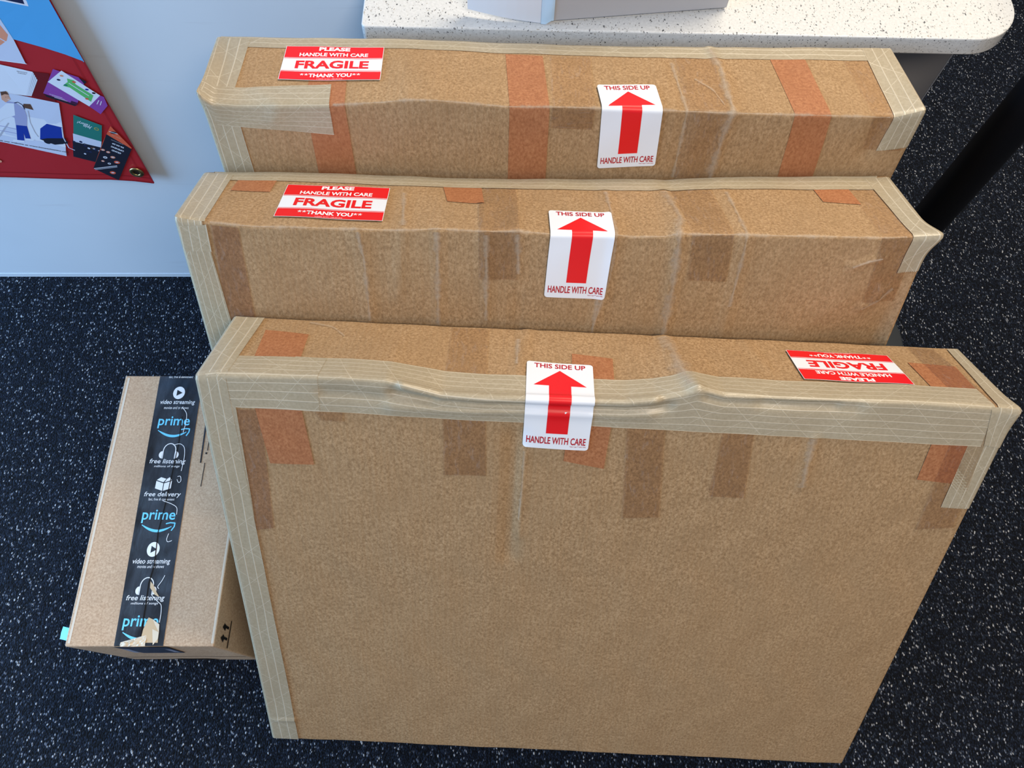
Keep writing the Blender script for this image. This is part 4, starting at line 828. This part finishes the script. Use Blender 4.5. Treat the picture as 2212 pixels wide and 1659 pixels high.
# cyan tab sticking out from the left side
tb = []
for i in range(4):
    for j in range(3): tb.append((-.6425-.017*i/3, .086+.018*j/2+.003*i/3, .232-.002*i+.0015*math.sin(j*1.5)))
mesh_obj('cyan_tab', tb, grid_faces(4, 3), M['cyanplastic'], pc, smooth=True)

# ------------------------------------------------------------------ post on a round base
POLE = (.667, .783)
post = thing('floor_post', (POLE[0], POLE[1], 0), 'thick black metal post on a round dark grey base right of the cartons', 'post')
def lathe(name, prof, seg, mat, parent, cx, cy, smooth=True):
    V = []; F = []; n = len(prof)
    for i in range(seg):
        a = 2*math.pi*i/seg
        for r, z in prof: V.append((cx+r*math.cos(a), cy+r*math.sin(a), z))
    for i in range(seg):
        for j in range(n-1): F.append([i*n+j, ((i+1) % seg)*n+j, ((i+1) % seg)*n+j+1, i*n+j+1])
    V += [(cx, cy, prof[0][1]), (cx, cy, prof[-1][1])]
    for i in range(seg): F += [[i*n, len(V)-2, ((i+1) % seg)*n], [i*n+n-1, ((i+1) % seg)*n+n-1, len(V)-1]]
    o = mesh_obj(name, V, F, mat, parent, smooth=smooth); fix_normals(o); return o
lathe('round_base', [(.160, .0), (.1625, .002), (.1625, .007), (.158, .0105), (.10, .013), (.04, .016), (.034, .022)], 72, M['darkbase'], post, *POLE)
lathe('pole', [(.0285, .016), (.0285, .98), (.026, .99)], 40, M['blackmetal'], post, *POLE)
lathe('collar', [(.036, .0165), (.036, .040), (.0335, .044), (.0290, .046)], 40, M['blackmetal'], post, *POLE)

# ------------------------------------------------------------------ banner
ban = thing('hanging_banner', tuple(float(x) for x in wall_pt(-.2, .335, .018)), 'red and blue vinyl banner with printed postcards hanging on the pale wall', 'banner')
def ban_off(t, z):
    t = np.asarray(t); z = np.asarray(z)
    return .018+.010*np.exp(-((t-.06)**2+(z-.335)**2)/.004)*0+.0015*np.sin(t*22)*np.sin(z*14)
def ban_map(extra):
    def mp(t, z, o):
        t = np.asarray(t)[:, None]; z = np.asarray(z)[:, None]
        return W0+WT*t-WN*(ban_off(t, z)+extra+np.asarray(o)[:, None])+np.array([0, 0, 1.0])*z
    return mp
def cl(n, col, r=.38): M[n] = plain('banner_'+n, col, r, .4)
cl('b_red', (.36, .018, .024)); cl('b_hem', (.26, .012, .018)); cl('b_blue', (.075, .33, .66)); cl('b_white', (.62, .66, .76)); cl('b_grey', (.36, .38, .46)); cl('b_navy', (.012, .018, .06)); cl('b_purple', (.22, .055, .30)); cl('b_dkpurple', (.05, .012, .05)); cl('b_green', (.10, .42, .13)); cl('b_teal', (.02, .16, .14)); cl('b_dark', (.012, .014, .026)); cl('b_orange', (.60, .10, .05)); cl('b_skin', (.55, .30, .22)); cl('b_salmon', (.62, .26, .17)); cl('b_brown', (.10, .05, .035)); cl('b_violet', (.30, .32, .52)); cl('b_bluevac', (.01, .035, .28)); cl('b_pale', (.50, .55, .70)); cl('b_shade', (.13, .008, .012)); cl('b_gold', (.32, .28, .06))
bm_ = ['b_red', 'b_hem', 'b_blue', 'b_white', 'b_grey', 'b_navy', 'b_purple', 'b_dkpurple', 'b_green', 'b_teal', 'b_dark', 'b_orange', 'b_skin', 'b_salmon', 'b_brown', 'b_violet', 'b_bluevac', 'b_pale', 'b_shade', 'b_gold']
P_ = G['bp']; edge = [(.0615, .3352), (.0770, .7121)]
sl_ = (edge[1][0]-edge[0][0])/(edge[1][1]-edge[0][1]); xr = lambda z: edge[0][0]+sl_*(z-edge[0][1])
bot = [(-1.1, .352), (-.1993, .3514), (-.1036, .3506), (-.0086, .3474), (.03, .3420), (.0615, .3352)]
outline = bot+[(xr(.72), .72), (xr(1.03), 1.03), (-1.1, 1.03)]
bd = Art(); bd.poly(outline, 'b_red', 0)
cxb = list(np.arange(-1.05, .06, .04)); cyb = list(np.arange(.36, 1.03, .04))
o = bd.build('banner_cloth', ban_map(0), ban, bm_, cxb, cyb, smooth=False)
md = o.modifiers.new('thickness', 'SOLIDIFY'); md.thickness = .0012; md.offset = -1
hm = Art()
hm.stroke([(a, b+.013) for a, b in bot], .0012, 'b_hem', 0); hm.stroke([(xr(z)-.014, z) for z in (.35, .5, .7, 1.02)], .0010, 'b_hem', 0)
hm.stroke([(a, b+.001) for a, b in bot], .0022, 'b_hem', 0); hm.stroke([(xr(z)-.0008, z) for z in (.336, .5, .7, 1.02)], .0018, 'b_hem', 0)
hm.build('hem', ban_map(.0010), ban, bm_, cxb, cyb, smooth=False)
pr = Art()
pr.poly([(-1.1, 1.029), (-1.1, .69), (-.16, .672)]+[tuple(p) for p in P_['blue'][::-1][:5]]+[(xr(.6113)-.001, .6100), (xr(.72)-.001, .72), (xr(1.03)-.001, 1.029)], 'b_blue', 0)
pr.poly([(-1.0, .80), (-.30, .735)]+[tuple(p) for p in P_['darktop'][3:4]]+[tuple(P_['darktop'][2]), (.052, .74), (.058, .86), (-1.0, .95)], 'b_white', 1)
pr.poly([(-.98, .81), (-.30, .742), (.012, .7145), (.0405, .7060), (.047, .74), (.052, .85), (-.98, .94)], 'b_navy', 2)
pr.poly([(-.11, .74), (-.05, .7000), (-.0051, .6837), (-.0066, .6478), (-.0135, .6062), (-.0468, .6123), (-.0924, .6193), (-.20, .64)], 'b_pale', 3)
pr.poly([(-.115, .72), (-.05, .690), (-.012, .6837), (-.0095, .6567), (-.017, .6467), (-.0321, .6374), (-.07, .634), (-.16, .66)], 'b_salmon', 4)
pr.poly([(-.0135, .6062), (-.0468, .6123), (-.0924, .6193), (-.0924, .6175), (-.0468, .6100), (-.0120, .6045)], 'b_white', 4)
pr.poly([(-.012, .5904), (.010, .588), (-.010, .53), (-.0402, .542)], 'b_shade', 2)
pr.poly([(-.20, .625), (-.0991, .6087), (-.0522, .6031), (-.012, .5904), (-.0478, .5427), (-.0842, .5483), (-.1327, .555), (-.21, .57)], 'b_white', 4)
pr.poly(P_['postcardside'], 'b_grey', 5)
for k in range(4):
    a_ = np.array(P_['postcardside'][0]); b_ = np.array(P_['postcardside'][1]); c_ = np.array(P_['postcardside'][3]); d_ = np.array(P_['postcardside'][2]); f_ = (k+.5)/4
    pr.stroke([a_+(b_-a_)*f_, c_+(d_-c_)*f_], .0012, 'b_white', 6)
st = P_['stamp']; pr.poly(st, 'b_grey', 5); cx0 = np.mean(st, 0); pr.poly([tuple(cx0+(np.array(p)-cx0)*.84) for p in st], 'b_white', 6)
pr.text('PRESORTED', cx0[0], cx0[1]+.0015, width=.012, height=.002, mat='b_dark', layer=7, rot=-.2); pr.text('STANDARD', cx0[0]-.001, cx0[1]-.0015, width=.011, height=.002, mat='b_dark', layer=7, rot=-.2)
# photo card: a man vacuuming
ph = [tuple(p) for p in P_['photo']]; pr.poly(ph, 'b_pale', 8)
pr.poly(P_['photolow'], 'b_white', 9)
pr.poly([(-.16, .4640), (-.0640, .4420), (-.0455, .4290), (-.0538, .4130), (-.1454, .4435), (-.19, .4596)], 'b_pale', 10)
pr.stroke([(-.17, .492), (-.118, .478), (-.098, .470)], .0014, 'b_violet', 11); pr.stroke([(-.17, .480), (-.118, .466), (-.105, .461)], .0014, 'b_violet', 11)
pr.poly(P_['pole'], 'b_grey', 11)
pr.poly(P_['mantorso'], 'b_violet', 12); pr.poly(P_['manshirt'], 'b_white', 13); pr.poly(P_['manleg'], 'b_bluevac', 13)
pr.poly(P_['manhead'], 'b_skin', 13); pr.poly(P_['manhair'], 'b_brown', 14)
pr.disc(-.0800, .5400, .0006, 'b_brown', 14); pr.disc(-.0765, .5405, .0006, 'b_brown', 14); pr.stroke([(-.0812, .5352), (-.0790, .5345), (-.0768, .5360)], .0006, 'b_white', 14)
pr.stroke([(-.074, .528), (-.068, .530), (-.064, .524), (-.0655, .515)], .0015, 'b_navy', 14)
pr.poly([(-.120, .449), (-.104, .4460), (-.106, .4425), (-.124, .4445)], 'b_white', 13); pr.poly([(-.0985, .4510), (-.0850, .4490), (-.0900, .4460), (-.101, .4475)], 'b_white', 13)
pr.poly(P_['vac'], 'b_bluevac', 12); pr.poly([(-.0640, .452), (-.0330, .452), (-.0443, .4387), (-.0594, .4372), (-.0767, .4495)], 'b_dark', 13)
for q_ in (-.068, -.040): pr.disc(q_, .4440, .0050, 'b_dark', 14)
pr.stroke(P_['vachose'], .0012, 'b_grey', 13); pr.stroke([(-.028, .476), (-.037, .455), (-.040, .430), (-.033, .424)], .0016, 'b_pale', 14)
pr.poly(P_['lamp'], 'b_brown', 11)
pr.text('Visit our website at www.housecleaning.com', -.0975, .4335, width=.108, height=.0036, bold=.02, mat='b_dark', layer=15, rot=-.275)
# purple card and bookmark
pr.poly(P_['purpleshadow'], 'b_dark', 8); pr.poly([(.0500, .5830), (.0590, .5740), (.0470, .5640)], 'b_dark', 8)
pr.poly(P_['purple'], 'b_purple', 9); pr.poly([(.0245, .531), (.0211, .5264), (.0130, .5305), (.0165, .535)], 'b_dkpurple', 10)
for k in range(3): pr.stroke([(-.010+.002*k, .5480-.0035*k), (.006+.002*k, .5405-.0035*k)], .0006, 'b_white', 10)
pr.poly(P_['greenw'], 'b_white', 11); pr.poly(P_['greenp'], 'b_purple', 11); pr.poly(P_['greenbar'], 'b_green', 12)
pr.poly([(.0330, .5800), (.0415, .5765), (.0395, .5660), (.0290, .5690)], 'b_green', 12); pr.stroke([(.031, .571), (.049, .546)], .0014, 'b_white', 13)
for x_, z_, c_ in ((.0275, .5850, 'b_salmon'), (.0400, .5735, 'b_orange'), (.0520, .5590, 'b_bluevac'), (.0430, .5400, 'b_orange'), (.0590, .5520, 'b_dark'), (.0245, .5670, 'b_teal'), (.0190, .5770, 'b_navy')): pr.disc(x_, z_, .0026, c_, 14, ry=.0018)
for k in range(2): pr.stroke([(.0530+.004*k, .5290-.002*k), (.0600+.003*k, .5375-.002*k)], .0010, 'b_white', 13)
# green flyer
pr.poly(P_['flyer'], 'b_teal', 11); pr.poly([(-.0168, .4634), (.0203, .4446), (.0120, .4290), (-.0250, .4450)], 'b_pale', 12); pr.poly([(-.0250, .4480), (.0140, .4310), (-.0054, .3915), (-.0429, .4089)], 'b_dark', 12)
rs = random.Random(11)
for k in range(16):
    a, b = rs.random(), rs.random(); x_ = -.0230+.036*a-.016*b; z_ = .452-.0165*a-.034*b
    pr.disc(x_, z_, .0016+.0010*rs.random(), rs.choice(['b_navy', 'b_grey', 'b_brown', 'b_dark', 'b_pale']), 13)
pr.disc(.0262, .4742, .0036, 'b_gold', 13); pr.disc(.0262, .4742, .0022, 'b_teal', 14)
fr_ = math.pi-.52
pr.text('Join', .0145, .4790, width=.0125, height=.0078, bold=.01, mat='b_white', layer=14, rot=fr_, shear=.3); pr.text('Tallory!', .0115, .4860, width=.0185, height=.0085, bold=.01, mat='b_white', layer=14, rot=fr_, shear=.3)
# dark menu card with food
pr.poly(P_['menu'], 'b_orange', 13); pr.poly(P_['menudark'], 'b_dark', 14)
mr = math.pi-.68
pr.text('GRAND', .0335, .4200, width=.0145, height=.0042, bold=.03, mat='b_white', layer=15, rot=mr); pr.text('OPENING', .0385, .4272, width=.0200, height=.0042, bold=.03, mat='b_white', layer=15, rot=mr); pr.text('02-20-20', .0430, .4350, width=.0180, height=.0036, bold=.03, mat='b_white', layer=15, rot=mr)
pr.text('JAPANESE SUSHI BAR', .0455, .4440, width=.0190, height=.0018, bold=.02, mat='b_grey', layer=15, rot=mr); pr.text('LIMITED TIME', .0500, .4560, width=.0150, height=.0026, bold=.02, mat='b_salmon', layer=15, rot=mr)
pr.disc(.0495, .4660, .0050, 'b_dark', 15, ry=.0030); pr.stroke([(.0440, .4690), (.0550, .4630)], .0012, 'b_white', 16)
for k, (x_, z_, r_) in enumerate(G['sushi']):
    r_ = r_*.000085; c_ = ['b_salmon', 'b_salmon', 'b_white', 'b_salmon', 'b_salmon', 'b_white', 'b_orange', 'b_orange'][k]
    pr.disc(x_, z_, r_*1.25, c_, 15, ry=r_); pr.disc(x_, z_, r_*.7, 'b_dark' if c_ == 'b_white' else 'b_pale', 16, ry=r_*.35)
pr.stroke([(-.0225, .3790), (.0190, .3850)], .0014, 'b_white', 17); pr.stroke([(-.0225, .3760), (.0180, .3820)], .0014, 'b_grey', 17)
pr.poly(P_['pinkbit'], 'b_salmon', 4)
pr.build('print', ban_map(.0014), ban, bm_, cxb, cyb, smooth=False, dl=.00006)['label'] = 'printed cards, flyers and photo pictures on the banner'
# brass grommet
gx_, gz_ = G['grommet']; Vg = []; Fg = []; sg, rg = 28, 8
for i in range(sg):
    for j in range(rg):
        a, b = 2*math.pi*i/sg, 2*math.pi*j/rg; rr = .0085+.0035*math.cos(b)
        Vg.append(wall_pt(gx_+rr*math.cos(a), gz_+rr*math.sin(a), .0205+.0018*math.sin(b)))
for i in range(sg):
    for j in range(rg): Fg.append([i*rg+j, ((i+1) % sg)*rg+j, ((i+1) % sg)*rg+(j+1) % rg, i*rg+(j+1) % rg])
gr = mesh_obj('grommet', Vg, Fg, plain('brass', (.45, .36, .16), .3, .5, 1.0), ban, smooth=True); fix_normals(gr)
hv = [wall_pt(gx_+.0055*math.cos(2*math.pi*i/20), gz_+.0055*math.sin(2*math.pi*i/20), .0202) for i in range(20)]
mesh_obj('grommet_hole', hv, [list(range(20))], M['slit'], ban)
